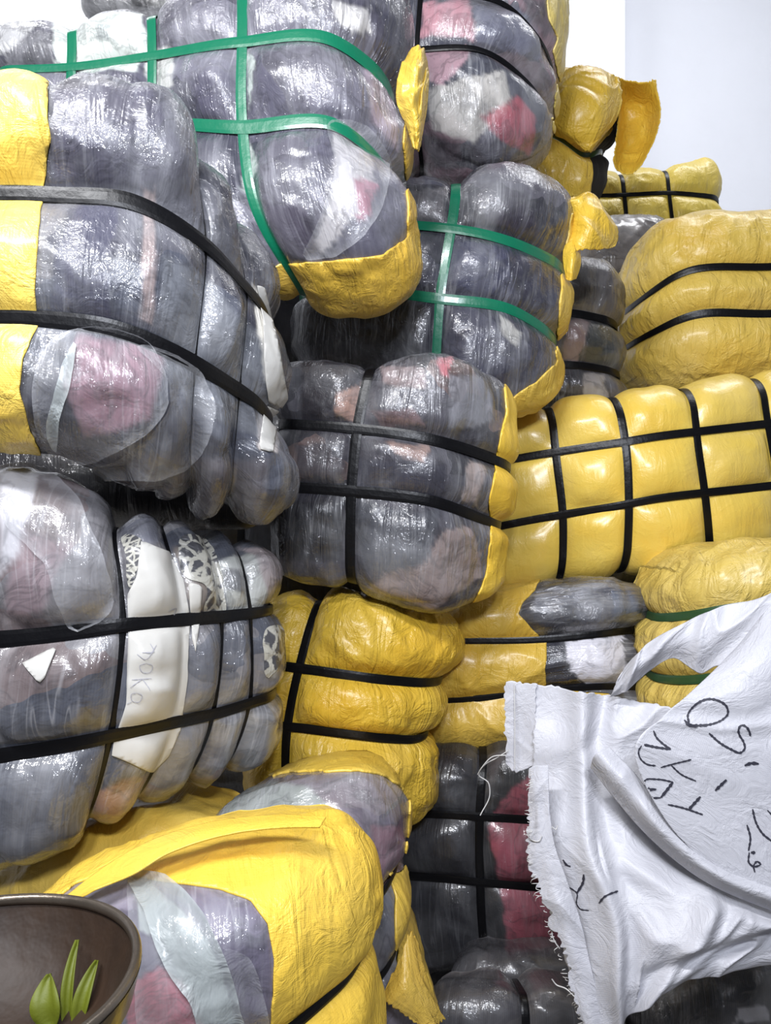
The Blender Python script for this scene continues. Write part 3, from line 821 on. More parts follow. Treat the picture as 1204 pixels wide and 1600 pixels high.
# ---- L: yellow bale low centre
make_bale('crumpled golden yellow bale low in the centre under the camouflage-brown one', 'clothes bale',
    [[(380, 925, 1.42), (490, 916, 1.38), (590, 922, 1.36), (742, 968, 1.46)], [(380, 1034, 1.40), (460, 1044, 1.35), (570, 1060, 1.33), (716, 1074, 1.42)],
     [(370, 1132, 1.40), (443, 1141, 1.35), (566, 1157, 1.33), (694, 1160, 1.41)], [(370, 1300, 1.42), (440, 1300, 1.38), (566, 1300, 1.36), (684, 1295, 1.42)]],
    None, sheet_mat('yellow_sheet_deep', srgb(222, 182, 30), 11, 1.2, .36), None,
    vmat=M_BLACK, hmat=M_BLACK, T=.22, r=.08, taper=.2, A=.022, L=.05, vs=(1,), hs=(1, 2), vw=.0165, hw=.0165, seed=14, lumps=[(610, 990, 125, 62, 10, .014), (580, 1220, 110, 50, 5, .012)], wr=1.6, wav=1.4)

# ---- M: half yellow, half film, below F
def gM(px, py, p):
    return np.interp(py, [890, 925, 945, 962, 998, 1004, 1078, 1084, 1170], [850, 836, 816, 808, 846, 852, 851, 960, 962]) - px
make_bale('half yellow, half black film bale with a white middle band', 'clothes bale',
    [[(640, 922, 1.56), (740, 918, 1.52), (852, 908, 1.50), (950, 900, 1.50), (1032, 915, 1.56)], [(640, 1004, 1.54), (740, 1004, 1.50), (852, 1001, 1.48), (950, 992, 1.48), (1012, 985, 1.56)],
     [(640, 1102, 1.54), (740, 1096, 1.50), (852, 1083, 1.48), (950, 1076, 1.48), (1038, 1075, 1.56)], [(640, 1170, 1.56), (740, 1172, 1.52), (852, 1168, 1.50), (950, 1160, 1.50), (1045, 1160, 1.56)]],
    film_mat('film_black_shiny', [srgb(60, 62, 72), srgb(84, 86, 98), srgb(44, 44, 54)], .5, 12.0, scale=6, crinkle=1.4, along=0), sheet_mat('yellow_sheet_dull', srgb(208, 170, 40), 12, .8), gM,
    tints=[([(888, 1000), (975, 992), (978, 1072), (925, 1074), (890, 1050)], (214, 212, 222), 4, 1.0), ([(855, 1008), (884, 1000), (888, 1050), (920, 1074), (856, 1074)], (40, 40, 50), 5, .9),
           ([(978, 1000), (1010, 1000), (1010, 1070), (980, 1070)], (58, 60, 72), 5, .9), ([(840, 925), (960, 905), (900, 945), (830, 960)], (112, 114, 122), 8, .8), ([(960, 920), (1005, 930), (990, 980), (950, 985)], (62, 74, 96), 8, .8)],
    hmat=M_BLACK, T=.22, r=.07, taper=.2, A=.022, L=.05, hs=(1, 2), hw=.0135, seed=15, lumps=[(920, 950, 105, 40, -5, .016)], wr=1.4)

# ---- N: yellow green-strapped bale right, behind the sack
make_bale('dull yellow bale with dark green straps at right edge behind the white sack', 'clothes bale',
    [[(1058, 872, 1.40), (1140, 850, 1.34), (1360, 835, 1.36)], [(1036, 968, 1.40), (1130, 950, 1.32), (1360, 940, 1.34)], [(1032, 1072, 1.40), (1130, 1060, 1.32), (1360, 1050, 1.34)], [(1036, 1250, 1.42), (1130, 1250, 1.36), (1360, 1250, 1.36)]],
    None, sheet_mat('yellow_sheet_greenish', srgb(214, 184, 78), 13, 1.1), None,
    hmat=M_DGREEN, T=.24, r=.09, taper=.1, A=.018, L=.05, hs=(1, 2), hw=.0165, seed=16, wr=1.8)

# ---- O: dark bale, low centre right
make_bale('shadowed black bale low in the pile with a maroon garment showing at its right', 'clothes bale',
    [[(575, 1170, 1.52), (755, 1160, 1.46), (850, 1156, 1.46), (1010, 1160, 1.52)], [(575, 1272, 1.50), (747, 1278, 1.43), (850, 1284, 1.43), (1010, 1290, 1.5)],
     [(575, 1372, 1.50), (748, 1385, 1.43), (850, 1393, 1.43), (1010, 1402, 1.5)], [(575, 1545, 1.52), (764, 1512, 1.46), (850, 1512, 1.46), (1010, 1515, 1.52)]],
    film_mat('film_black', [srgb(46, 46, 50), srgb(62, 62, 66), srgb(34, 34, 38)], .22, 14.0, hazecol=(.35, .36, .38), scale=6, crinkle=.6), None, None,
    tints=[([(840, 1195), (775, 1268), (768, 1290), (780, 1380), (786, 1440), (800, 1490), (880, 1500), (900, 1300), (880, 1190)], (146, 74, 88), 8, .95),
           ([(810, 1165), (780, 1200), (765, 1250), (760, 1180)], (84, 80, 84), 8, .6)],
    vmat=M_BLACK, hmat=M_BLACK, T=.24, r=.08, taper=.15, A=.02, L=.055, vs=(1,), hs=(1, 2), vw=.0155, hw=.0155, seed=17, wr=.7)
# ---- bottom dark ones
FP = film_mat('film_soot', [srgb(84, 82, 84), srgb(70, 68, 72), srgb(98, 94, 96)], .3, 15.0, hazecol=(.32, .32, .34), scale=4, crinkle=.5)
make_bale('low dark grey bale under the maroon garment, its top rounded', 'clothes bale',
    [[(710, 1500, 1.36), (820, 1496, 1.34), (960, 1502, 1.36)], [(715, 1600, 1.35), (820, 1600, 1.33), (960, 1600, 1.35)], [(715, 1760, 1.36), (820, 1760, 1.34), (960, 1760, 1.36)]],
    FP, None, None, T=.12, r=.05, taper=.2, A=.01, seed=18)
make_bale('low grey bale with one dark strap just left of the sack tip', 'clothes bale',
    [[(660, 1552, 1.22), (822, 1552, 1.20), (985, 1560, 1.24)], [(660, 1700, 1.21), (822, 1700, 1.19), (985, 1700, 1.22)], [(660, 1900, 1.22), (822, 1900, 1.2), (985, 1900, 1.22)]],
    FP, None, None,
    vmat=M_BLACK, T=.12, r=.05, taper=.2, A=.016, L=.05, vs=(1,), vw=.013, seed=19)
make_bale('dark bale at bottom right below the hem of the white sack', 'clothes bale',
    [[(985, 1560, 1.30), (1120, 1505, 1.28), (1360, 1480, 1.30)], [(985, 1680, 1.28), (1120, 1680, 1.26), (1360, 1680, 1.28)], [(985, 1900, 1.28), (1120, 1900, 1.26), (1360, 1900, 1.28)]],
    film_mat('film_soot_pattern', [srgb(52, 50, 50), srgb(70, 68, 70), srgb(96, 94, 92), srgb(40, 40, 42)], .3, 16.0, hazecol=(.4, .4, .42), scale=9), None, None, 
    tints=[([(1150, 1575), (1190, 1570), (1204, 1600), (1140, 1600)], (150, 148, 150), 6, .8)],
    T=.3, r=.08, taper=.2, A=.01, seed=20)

# ---- Q2: purple grey lobes behind the folded yellow sheet
gQ2 = lambda px, py, p: np.maximum(np.maximum(np.interp(px, [380, 400, 470, 560, 600, 640, 660], [1232, 1214, 1206, 1204, 1212, 1244, 1300]) - py, px - np.interp(py, [1200, 1250, 1360, 1366, 1400, 1500, 1512, 1560, 1590, 1620], [650, 637, 632, 606, 616, 618, 622, 640, 668, 690])), -60 + 0 * px)
BQ2 = make_bale('purple-grey bale behind the foreground bale, yellow wrap along its right edge', 'clothes bale',
    [[(290, 1300, 1.03), (450, 1232, 1.03), (560, 1216, 1.05), (645, 1244, 1.10)], [(300, 1560, 1.02), (480, 1490, 1.0), (575, 1432, 1.02), (646, 1362, 1.08)],
     [(320, 1680, 1.02), (500, 1630, 1.0), (590, 1555, 1.02), (650, 1478, 1.08)], [(330, 1900, 1.04), (520, 1880, 1.03), (620, 1830, 1.05), (705, 1640, 1.08)]],
    film_mat('film_mauve', [srgb(142, 132, 146), srgb(122, 124, 134), srgb(150, 140, 148), srgb(108, 100, 118)], .42, 17.0, scale=5, crinkle=.6), sheet_mat('yellow_sheet_wrap', srgb(228, 190, 56), 16, .7), gQ2,
    tints=[([(290, 1270), (400, 1220), (480, 1225), (520, 1262), (300, 1290)], (136, 142, 138), 14, .9), ([(580, 1290), (635, 1290), (630, 1370), (590, 1400)], (120, 88, 98), 12, .8)],
    hmat=M_BLACK, T=.28, r=.07, taper=.2, A=.022, L=.055, hs=(1, 2), hw=.0125, seed=21, step=.0048)

# ---- Q1: foreground bale with swept yellow sheet
polyQ = [(96, 1400), (118, 1382), (150, 1371), (212, 1372), (300, 1384), (345, 1390), (392, 1408), (418, 1444), (428, 1500), (426, 1560), (420, 1640), (300, 1700), (-60, 1700), (-60, 1400)]
BQ1 = make_bale('foreground bale with folded bright yellow sheet over lilac film at the bottom', 'clothes bale',
    [[(48, 1404, .88), (140, 1350, .90), (270, 1300, .92), (430, 1284, .92), (578, 1286, .98)], [(40, 1480, .83), (150, 1470, .82), (290, 1450, .80), (440, 1420, .83), (592, 1400, .95)],
     [(30, 1780, .82), (150, 1750, .80), (300, 1700, .79), (450, 1620, .82), (584, 1492, .93)], [(30, 2000, .82), (150, 1980, .80), (300, 1960, .80), (470, 1900, .84), (602, 1660, .93)]],
    film_mat('film_lilac', [srgb(146, 138, 160), srgb(128, 122, 142), srgb(158, 150, 164), srgb(112, 108, 128)], .40, 18.0, hazecol=(.60, .62, .64), scale=5, crinkle=.7), sheet_mat('yellow_sheet_folded', srgb(240, 198, 52), 17, .7, .45, .1, .3),
    lambda px, py, p: -poly_mask(px, py, polyQ, 1) , gn=2,
    tints=[([(196, 1540), (250, 1510), (300, 1540), (320, 1610), (200, 1620)], (166, 84, 98), 10, .9), ([(205, 1375), (232, 1372), (330, 1470), (375, 1600), (310, 1600), (260, 1470), (215, 1450)], (176, 184, 182), 8, .85),
           ([(140, 1375), (205, 1375), (205, 1420), (110, 1410)], (150, 144, 162), 8, .7)],
    hmat=M_BLACK, T=.14, r=.075, taper=.2, A=.014, L=.05, hs=(2,), hw=.0125, dz=-.04, seed=22, step=.004, wr=.7)

# ---- dark filler bales added behind the pile, standing in for shade in the gaps
FD = film_mat('film_gap_shade', [srgb(40, 38, 40), srgb(58, 54, 56), srgb(30, 30, 34)], .15, 19.0, hazecol=(.25, .25, .27), scale=6, crinkle=.6)
def gap_filler(label, x0, x1, y0, y1, d, seed, **kw):
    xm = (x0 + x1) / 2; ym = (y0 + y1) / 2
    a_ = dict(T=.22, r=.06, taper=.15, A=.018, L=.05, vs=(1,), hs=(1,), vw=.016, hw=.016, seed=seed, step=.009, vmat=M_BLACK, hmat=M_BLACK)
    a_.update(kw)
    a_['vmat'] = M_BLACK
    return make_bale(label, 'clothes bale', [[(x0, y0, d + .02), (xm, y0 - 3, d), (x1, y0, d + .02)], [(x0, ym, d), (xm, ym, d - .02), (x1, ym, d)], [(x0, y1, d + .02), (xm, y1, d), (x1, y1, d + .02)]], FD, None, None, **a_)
gap_filler('dark filler bale added as shade in the gap left of the camouflage-brown bale', 150, 600, 400, 1000, 1.80, 31)
gap_filler('dark filler bale added as shade between the two bales at the left edge', -150, 420, 660, 830, 1.26, 32, T=.2, vs=(), hs=())
gap_filler('dark filler bale added as shade between the half yellow bale and the white sack', 930, 1420, 878, 1330, 1.95, 33)
gap_filler('dark filler bale added behind the tag-bearing grey bale and the golden yellow bale', 250, 700, 1010, 1300, 1.70, 34, T=.15)
gap_filler('dark filler bale added as shade in the slot under the pale yellow bale', 880, 1250, 540, 680, 2.3, 35, T=.15, vs=(), hs=())
gap_filler('dark filler bale added in the slot between the pink-and-white bale and the one below it', 560, 820, 180, 420, 1.97, 36, T=.12, vs=(), hs=())
gap_filler('dark filler bale added low between the golden yellow bale and the maroon garment', 520, 900, 1180, 1620, 1.9, 37, vs=(), hs=())
make_bale('white and black bale peeking over the top edge behind the big green-strapped bale', 'clothes bale',
    [[(120, -160, 1.8), (250, -170, 1.8), (350, -160, 1.8)], [(120, -60, 1.8), (250, -60, 1.78), (350, -60, 1.8)], [(120, 25, 1.8), (250, 40, 1.8), (350, 30, 1.8)]],
    film_mat('film_white_black', [srgb(190, 190, 188), srgb(170, 170, 172)], .3, 20.0, scale=4), None, None, tints=[([(195, -20), (240, -20), (236, 12), (210, 14)], (28, 28, 30), 5, .95)],
    T=.2, r=.06, A=.01, seed=38, step=.008)

# ---- loose film folds, paper and tags lying on the bales
overlay(BA, 'loose_film_fold', [(98, 520), (150, 512), (240, 545), (262, 600), (245, 660), (190, 700), (105, 716), (70, 690), (52, 610)], M_FOLD, .002, 4, .004)
overlay(BA, 'loose_film_fold', [(104, 560), (120, 530), (112, 600), (94, 660), (88, 700), (80, 690), (88, 610)], M_FOLD_THICK, .004, 3, .003)
overlay(BA, 'loose_film_fold', [(210, 540), (300, 570), (330, 640), (300, 720), (180, 745), (110, 728), (190, 712), (240, 672), (264, 600)], M_FOLD, .003, 4, .004)
overlay(BA, 'paper_strip', [(398, 446), (410, 450), (432, 540), (446, 620), (444, 640), (416, 628), (409, 560), (408, 500)], M_PAPER, .003, 1, 0, 'white paper strip under the film')
overlay(BA, 'paper_strip', [(410, 632), (432, 642), (424, 706), (402, 700)], M_PAPER, .003, 1, 0, 'short white paper strip below the lower strap')
overlay(BB, 'loose_film_fold', [(516, 192), (560, 196), (600, 240), (590, 330), (520, 400), (478, 404), (500, 340), (524, 270)], M_FOLD, .003, 3, .004)
def printed_cloth(name, sc):
    k = NT(name); uv = k.uv()
    vo = k.n('ShaderNodeTexVoronoi', feature='DISTANCE_TO_EDGE'); k.set(vo.inputs['Vector'], uv); vo.inputs['Scale'].default_value = sc
    ns = k.noise(uv, sc * 1.3, 4, .7, 1.0)
    f = k.vramp(k.math('ADD', k.math('MULTIPLY', vo.outputs[0], 1.2), k.math('MULTIPLY', ns, .6)), .42, .50)
    k.set(k.b.inputs['Base Color'], k.mix(f, srgb(172, 170, 160), srgb(70, 70, 74)))
    k.b.inputs['Roughness'].default_value = .4; k.b.inputs['Coat Weight'].default_value = .8; k.b.inputs['Coat Roughness'].default_value = .12
    k.set(k.b.inputs['Normal'], k.bump(k.noise(uv, 30, 3, .6, 1), .006))
    return k.m
overlay(BC, 'printed_cloth', [(350, 868), (395, 850), (412, 890), (420, 925), (416, 948), (372, 955), (366, 920), (348, 896)], printed_cloth('printed_cloth_bold', 38), .002, 4, 0, 'grey and white printed cloth seen through the film')
overlay(BC, 'printed_cloth', [(282, 838), (318, 842), (344, 890), (352, 940), (352, 962), (320, 966), (318, 914), (292, 905)], printed_cloth('printed_cloth_floral', 55), .002, 4, 0, 'grey and white printed cloth seen through the film')
overlay(BC, 'printed_cloth', [(190, 838), (218, 842), (208, 905), (200, 930), (196, 880)], printed_cloth('printed_cloth_dots', 110), .002, 3, 0, 'speckled black and white cloth')
overlay(BC, 'printed_cloth', [(412, 985), (432, 978), (436, 1040), (418, 1060), (410, 1020)], printed_cloth('printed_cloth_pale', 40), .002, 4, 0, 'grey and white printed cloth seen through the film')
tag = overlay(BC, 'paper_tag', [(219, 846), (262, 864), (284, 905), (294, 964), (291, 1060), (280, 1138), (262, 1180), (236, 1206), (173, 1178), (176, 1160), (196, 1100), (199, 1010), (198, 930), (212, 900)], M_PAPER, .003, 1, 0, 'long white paper tag with faint pencil writing')
overlay(BC, 'paper_tag', [(291, 910), (313, 916), (310, 964), (298, 1060), (298, 1000)], M_PAPER, .003, 1, 0, 'small white paper corner')
overlay(BC, 'paper_tag', [(36, 1035), (92, 1008), (70, 1060), (62, 1068)], M_PAPER, .003, 1, 0, 'small torn white paper scrap')
overlay(BC, 'loose_film_fold', [(0, 730), (70, 740), (150, 850), (170, 960), (120, 985), (70, 880), (0, 800)], M_FOLD, .003, 4, .004)
strokes('pencil_writing', [[(234, 1006), (240, 1018), (222, 1020)], [(244, 1008), (226, 1030), (214, 1022)], [(228, 1036), (238, 1040), (234, 1050), (222, 1050), (218, 1040), (228, 1036)], [(206, 1062), (236, 1060)], [(222, 1061), (234, 1078)], [(222, 1061), (204, 1074)], [(214, 1082), (222, 1086), (218, 1096), (206, 1094), (206, 1084), (214, 1082)], [(206, 1096), (196, 1100), (192, 1090)], [(262, 955), (274, 950), (270, 965), (280, 960)]], 1.6, M_PENCIL, tag, 'tag', [tag], .0016)
q = overlay(BQ1, 'loose_film_fold', [(208, 1372), (236, 1372), (300, 1410), (352, 1500), (378, 1600), (380, 1640), (330, 1640), (300, 1560), (262, 1500), (236, 1440)], M_FOLD_THICK, .005, 4, .006)
overlay(BQ1, 'loose_film_fold', [(206, 1372), (236, 1440), (262, 1500), (300, 1560), (330, 1640), (240, 1640), (215, 1500)], M_FOLD, .003, 3, .004)
overlay(BQ1, 'loose_film_fold', [(352, 1480), (380, 1490), (410, 1560), (412, 1640), (380, 1640), (372, 1560)], M_FOLD, .003, 3, .004)

# ================================================================== loose sheets, sack, bowl
def cloth(name, grid, mat, parent, nu=90, nv=90, fold=.006, fs=14, seed=1, thick=.0012, stretch=(1, 1), extra=None, rag=0.0, ragsides='LRTB'):
    G = np.array([[P(*c) for c in row] for row in grid]); R, C = G.shape[:2]
    du = np.linalg.norm(np.diff(G, axis=1), axis=2).mean(0); dv = np.linalg.norm(np.diff(G, axis=0), axis=2).mean(1)
    ku = np.concatenate([[0], np.cumsum(du)]); kv = np.concatenate([[0], np.cumsum(dv)])
    u = np.linspace(0, ku[-1], nu); v = np.linspace(0, kv[-1], nv)
    if rag:
        # threads along the ragged sides: jitter the parameter near the border
        pass
    U, Vv = np.meshgrid(u, v); uf, vf = U.ravel(), Vv.ravel()
    if rag:
        e = .012
        jn = noise(vf * 260, uf * 3, None, seed) * rag + noise(vf * 60, uf * 3, None, seed + 2) * rag
        kn = noise(uf * 260, vf * 3, None, seed + 4) * rag
        if 'L' in ragsides: uf = uf + jn * np.clip(1 - uf / e, 0, 1)
        if 'R' in ragsides: uf = uf + jn * np.clip(1 - (ku[-1] - uf) / e, 0, 1)
        if 'T' in ragsides: vf = vf + kn * np.clip(1 - vf / e, 0, 1)
        if 'B' in ragsides: vf = vf + kn * np.clip(1 - (kv[-1] - vf) / e, 0, 1)
    Wm = np.einsum('ni,nj,ijk->nk', spline_w(kv, vf), spline_w(ku, uf), G, optimize=True)
    a, b = uf * fs * stretch[0], vf * fs * stretch[1]
    disp = ridge(a, b, None, seed) * fold + fbm(a * .4, b * .4, None, seed + 9, 2) * fold * 1.6
    if extra is not None: disp = disp + extra(uf / ku[-1], vf / kv[-1])
    Wm = Wm - disp[:, None] * np.array([0.1, 1, -.15])
    F = [(i * nu + j, i * nu + j + 1, (i + 1) * nu + j + 1, (i + 1) * nu + j) for i in range(nv - 1) for j in range(nu - 1)]
    o = mesh_obj(name, Wm, F, mat, parent, np.stack([uf, -vf], 1))
    if thick:
        md = o.modifiers.new('thick', 'SOLIDIFY'); md.thickness = thick; md.offset = 0
    return o

def tube_mesh(pts, rad, n=5):
    a = np.array([P(*p) for p in pts]); seg = np.concatenate([[0], np.cumsum(np.linalg.norm(np.diff(a, axis=0), axis=1))])
    t = np.linspace(0, seg[-1], len(pts) * 5); c = spline_w(seg, t) @ a
    tg = np.gradient(c, axis=0); tg /= np.linalg.norm(tg, axis=1, keepdims=True) + 1e-9
    s1 = np.cross(tg, [0.1, 1, .05]); s1 /= np.linalg.norm(s1, axis=1, keepdims=True) + 1e-9; s2 = np.cross(tg, s1)
    V = []; F = []
    for i in range(len(c)):
        for k in range(n):
            q = 2 * math.pi * k / n; V.append(c[i] + rad * (s1[i] * math.cos(q) + s2[i] * math.sin(q)))
    for i in range(len(c) - 1):
        for k in range(n): F.append((i * n + k, i * n + (k + 1) % n, (i + 1) * n + (k + 1) % n, (i + 1) * n + k))
    return V, F
def thread(name, pts, rad, mat, parent):
    V, F = tube_mesh(pts, rad)
    return mesh_obj(name, V, F, mat, parent)

def woven_white(name, col=(0.55, 0.55, 0.59)):
    k = NT(name); uv = k.uv()
    wx = k.n('ShaderNodeTexWave'); k.set(wx.inputs[0], uv); wx.inputs['Scale'].default_value = 190
    wy = k.n('ShaderNodeTexWave', bands_direction='Y'); k.set(wy.inputs[0], uv); wy.inputs['Scale'].default_value = 150
    wv = k.math('MULTIPLY', wx.outputs[0], wy.outputs[0])
    cl = k.mix(k.vramp(wv, 0, 1, .12, 0), col, tuple(c * .8 for c in col))
    cl = k.mix(k.vramp(k.noise(uv, 9, 4), .5, .8, 0, .25), cl, tuple(c * f for c, f in zip(col, (.85, .82, .84))))
    k.set(k.b.inputs['Base Color'], cl); k.b.inputs['Roughness'].default_value = .5
    k.b.inputs['Coat Weight'].default_value = .15; k.b.inputs['Coat Roughness'].default_value = .3
    n = k.noise(uv, 26, 4, .6, 1.2)
    b = k.bump(k.math('ABSOLUTE', k.math('SUBTRACT', n, .5)), .0045)
    k.set(k.b.inputs['Normal'], k.bump(wv, .0001, 1, b))
    tr = k.n('ShaderNodeBsdfTranslucent'); k.set(tr.inputs[0], cl)
    mx = k.n('ShaderNodeMixShader'); mx.inputs[0].default_value = .15
    k.t.links.new(k.b.outputs[0], mx.inputs[1]); k.t.links.new(tr.outputs[0], mx.inputs[2]); k.t.links.new(mx.outputs[0], k.out.inputs[0])
    return k.m
M_SACK = woven_white('white_woven_sack')
M_THREAD = plain('white_thread', (.55, .54, .53), .7)

sack = thing('woven_sack', 'open white woven sack with black marker writing at lower right', 'sack', P(1060, 1620, .98))
fl = lambda cx, w_, a_: (lambda u, v: a_ * np.exp(-((u - cx) / w_) ** 2))
def left_folds(u, v):
    d = .012 * np.exp(-((u - .16 - .10 * v) / .035) ** 2) - .012 * np.exp(-((u - .26 - .05 * v) / .05) ** 2)
    d = d + .010 * np.exp(-((v - .62 - .25 * (u - .5)) / .05) ** 2) * (u > .25) + .012 * np.exp(-((u - .62 + .5 * (v - .6)) / .05) ** 2) * np.clip(v * 2 - .6, 0, 1)
    d = d - .014 * np.exp(-((v - .84 + .18 * (u - .7)) / .05) ** 2) * (u > .35)
    return d
back = cloth('rear_panel', [[(836, 1068, 1.04), (930, 1084, 1.02), (1050, 1103, 1.0), (1240, 1112, 1.0)],
              [(833, 1200, 1.02), (920, 1200, .99), (1010, 1210, .99), (1240, 1240, 1.0)],
              [(830, 1335, 1.0), (920, 1330, .95), (1040, 1340, .95), (1250, 1400, .95)],
              [(866, 1440, .98), (950, 1440, .93), (1060, 1440, .90), (1250, 1440, .90)],
              [(893, 1530, .96), (950, 1530, .92), (1045, 1500, .90), (1250, 1470, .90)],
              [(922, 1625, .95), (955, 1605, .93), (1020, 1546, .91), (1250, 1493, .91)]],
             M_SACK, sack, 150, 170, .010, 10, 3, .0012, (1.4, .8), left_folds, .0018, 'LT')
panel = cloth('lettered_panel', [[(1153, 1008, .93), (1215, 935, .93), (1330, 860, .95)], [(1090, 1070, .91), (1195, 1040, .895), (1330, 1010, .92)],
              [(1034, 1118, .90), (1160, 1140, .89), (1330, 1150, .90)], [(990, 1172, .895), (1150, 1230, .885), (1330, 1280, .89)],
              [(1042, 1285, .885), (1160, 1320, .875), (1330, 1380, .88)], [(1118, 1364, .88), (1200, 1402, .87), (1330, 1450, .87)]],
             M_SACK, sack, 110, 130, .004, 8, 6, .0012, (1, 1), lambda u, v: .02 * np.exp(-((u - .52 - .28 * v) / .05) ** 2) * (v < .9))
cloth('rolled_fold', [[(922, 1198, .945), (934, 1176, .925), (952, 1168, .93)], [(962, 1250, .93), (982, 1226, .905), (996, 1214, .915)],
              [(1012, 1306, .92), (1030, 1290, .89), (1042, 1282, .90)], [(1088, 1368, .905), (1104, 1354, .875), (1116, 1346, .885)], [(1250, 1440, .88), (1255, 1418, .855), (1262, 1406, .865)]],
             M_SACK, sack, 40, 120, .0025, 16, 8, .0012, (1, .7))
cloth('gathered_rim', [[(950, 1088, 1.01), (957, 1076, 1.0), (963, 1060, 1.0)], [(975, 1078, 1.0), (986, 1046, .985), (996, 1018, .99)], [(1012, 1048, .99), (1022, 1020, .975), (1030, 993, .98)],
              [(1051, 1028, .98), (1062, 1000, .965), (1078, 968, .97)], [(1092, 1052, .965), (1110, 1000, .95), (1128, 947, .955)], [(1120, 1040, .95), (1170, 980, .94), (1180, 936, .945)], [(1200, 1060, .94), (1240, 960, .935), (1260, 880, .94)]],
             M_SACK, sack, 60, 120, .008, 16, 11, .0012, (.6, 1.2))
hem = cloth('side_hem', [[(789, 1064, 1.06), (812, 1066, 1.055), (838, 1068, 1.045)], [(790, 1120, 1.055), (812, 1124, 1.05), (838, 1128, 1.04)], [(789, 1172, 1.05), (812, 1186, 1.045), (836, 1180, 1.035)], [(789, 1192, 1.05), (803, 1206, 1.045), (834, 1196, 1.035)]],
             M_SACK, sack, 40, 70, .0015, 20, 14, .0012, rag=.002)
thread('seam', [(803, 1068, 1.05), (804, 1120, 1.044), (804, 1160, 1.04), (804, 1202, 1.038)], .0007, M_THREAD, sack)
cloth('frayed_selvage', [[(826, 1200, .985), (836, 1196, .98), (856, 1196, .975)], [(826, 1260, .98), (838, 1262, .97), (858, 1262, .965)], [(824, 1332, .965), (848, 1326, .955), (866, 1320, .955)],
              [(842, 1388, .955), (862, 1380, .945), (884, 1372, .945)], [(866, 1452, .945), (884, 1444, .935), (906, 1438, .94)], [(888, 1520, .935), (904, 1514, .93), (922, 1508, .93)], [(910, 1610, .93), (926, 1606, .92), (946, 1600, .925)]],
             M_SACK, sack, 40, 260, .003, 26, 17, .001, (1.5, .5), None, .004, 'L')
for pts in ([(795, 1172, 1.04), (776, 1184, 1.05), (757, 1195, 1.06), (748, 1212, 1.07), (762, 1222, 1.07), (765, 1240, 1.07), (750, 1274, 1.07)],
            [(790, 1180, 1.04), (770, 1182, 1.05), (752, 1200, 1.06), (746, 1210, 1.07)],
            [(832, 1298, .96), (824, 1304, .96), (830, 1312, .96), (842, 1314, .955), (846, 1306, .955)],
            [(862, 1292, .95), (868, 1296, .95), (871, 1290, .95)],
            [(900, 1560, .93), (884, 1545, .94), (868, 1538, .95), (862, 1530, .95)],
            [(866, 1446, .95), (862, 1456, .95), (868, 1474, .95), (874, 1482, .95)],
            [(893, 1500, .94), (890, 1508, .94), (897, 1522, .94)]):
    thread('loose_thread', pts, .0008, M_THREAD, sack)
FV = []; FF = []
for k_ in range(70):                       # the fringe of cut tape ends along the edge: nobody would count it
    t = random.random(); x = np.interp(t, [0, .33, .5, .7, .85, 1], [828, 824, 842, 866, 888, 908]); y = 1205 + t * 395
    a1 = random.uniform(-7, 2); b1 = random.uniform(-5, 9)
    V_, F_ = tube_mesh([(x + 5, y, .95), (x + a1 * .5, y + b1 * .4, .95), (x + a1, y + b1, .955)], .00045, 4)
    n0 = len(FV); FV += V_; FF += [tuple(n0 + q for q in f_) for f_ in F_]
fr = mesh_obj('frayed_fringe', FV, FF, M_THREAD, sack); fr['kind'] = 'stuff'
z4 = lambda L_: [(760 + x / 2.712, 860 + y / 2.712) for x, y in L_]
z5 = lambda L_: [(780 + x / 2.84, 1200 + y / 2.84) for x, y in L_]
strokes('marker_writing', [
    [4.2] + z4([(835, 720), (850, 735), (900, 742), (960, 735), (1000, 715), (1020, 690), (1015, 660), (985, 638), (940, 630), (895, 645), (865, 670), (850, 700), (856, 735)]),
    [4.2] + z4([(940, 772), (980, 810), (1030, 840), (1075, 855), (1090, 840), (1085, 810), (1068, 780), (1065, 755), (1080, 742), (1105, 755), (1115, 785)]),
    [6.0] + z4([(1090, 910), (1120, 900), (1150, 903)]),
    [4.0] + z4([(705, 762), (716, 790), (740, 815), (778, 842)]), [4.5] + z4([(778, 842), (720, 834), (665, 822)]),
    [3.0] + z4([(655, 825), (642, 850), (650, 880), (680, 905), (715, 910)]),
    [3.0] + z4([(735, 918), (780, 905), (865, 885)]), [3.0] + z4([(780, 908), (820, 945), (885, 975)]),
    [6.0] + z5([(955, 98), (1005, 50)]),
    [3.2] + z5([(640, 75), (642, 56), (700, 48), (768, 60)]), [6.0] + z5([(768, 60), (742, 95), (715, 128)]), [3.5] + z5([(715, 130), (680, 130), (650, 118)]), [3.2] + z5([(640, 75), (665, 90), (692, 92), (640, 102)]),
    [3.4] + z5([(745, 160), (800, 172), (900, 205)]), [6.0] + z5([(890, 125), (838, 182)]),
    [4.0] + z5([(1120, 180), (1135, 240), (1165, 290), (1204, 322)]), [3.0] + z5([(1185, 185), (1210, 210)]),
    [4.0] + z5([(1095, 250), (1110, 310), (1102, 365)]), [6.0] + z5([(1112, 372), (1132, 374)]), [3.6] + z5([(1105, 372), (1105, 420), (1125, 435), (1155, 424), (1140, 412), (1125, 430), (1130, 460)]),
], 4, M_INK, panel, 'panel', [panel, back], .0016, 'black hand-lettered marker writing')
strokes('marker_writing', [
    [5.0] + z5([(377, 470), (375, 500), (347, 552)]), [2.4] + z5([(310, 525), (347, 555), (345, 600), (360, 622), (400, 630)]),
    [4.0] + z5([(445, 598), (470, 568), (522, 546)]), [4.0] + z5([(285, 405), (300, 428), (318, 435)])],
    4, M_INK, back, 'back', [back], .0016, 'ends of more marker letters')

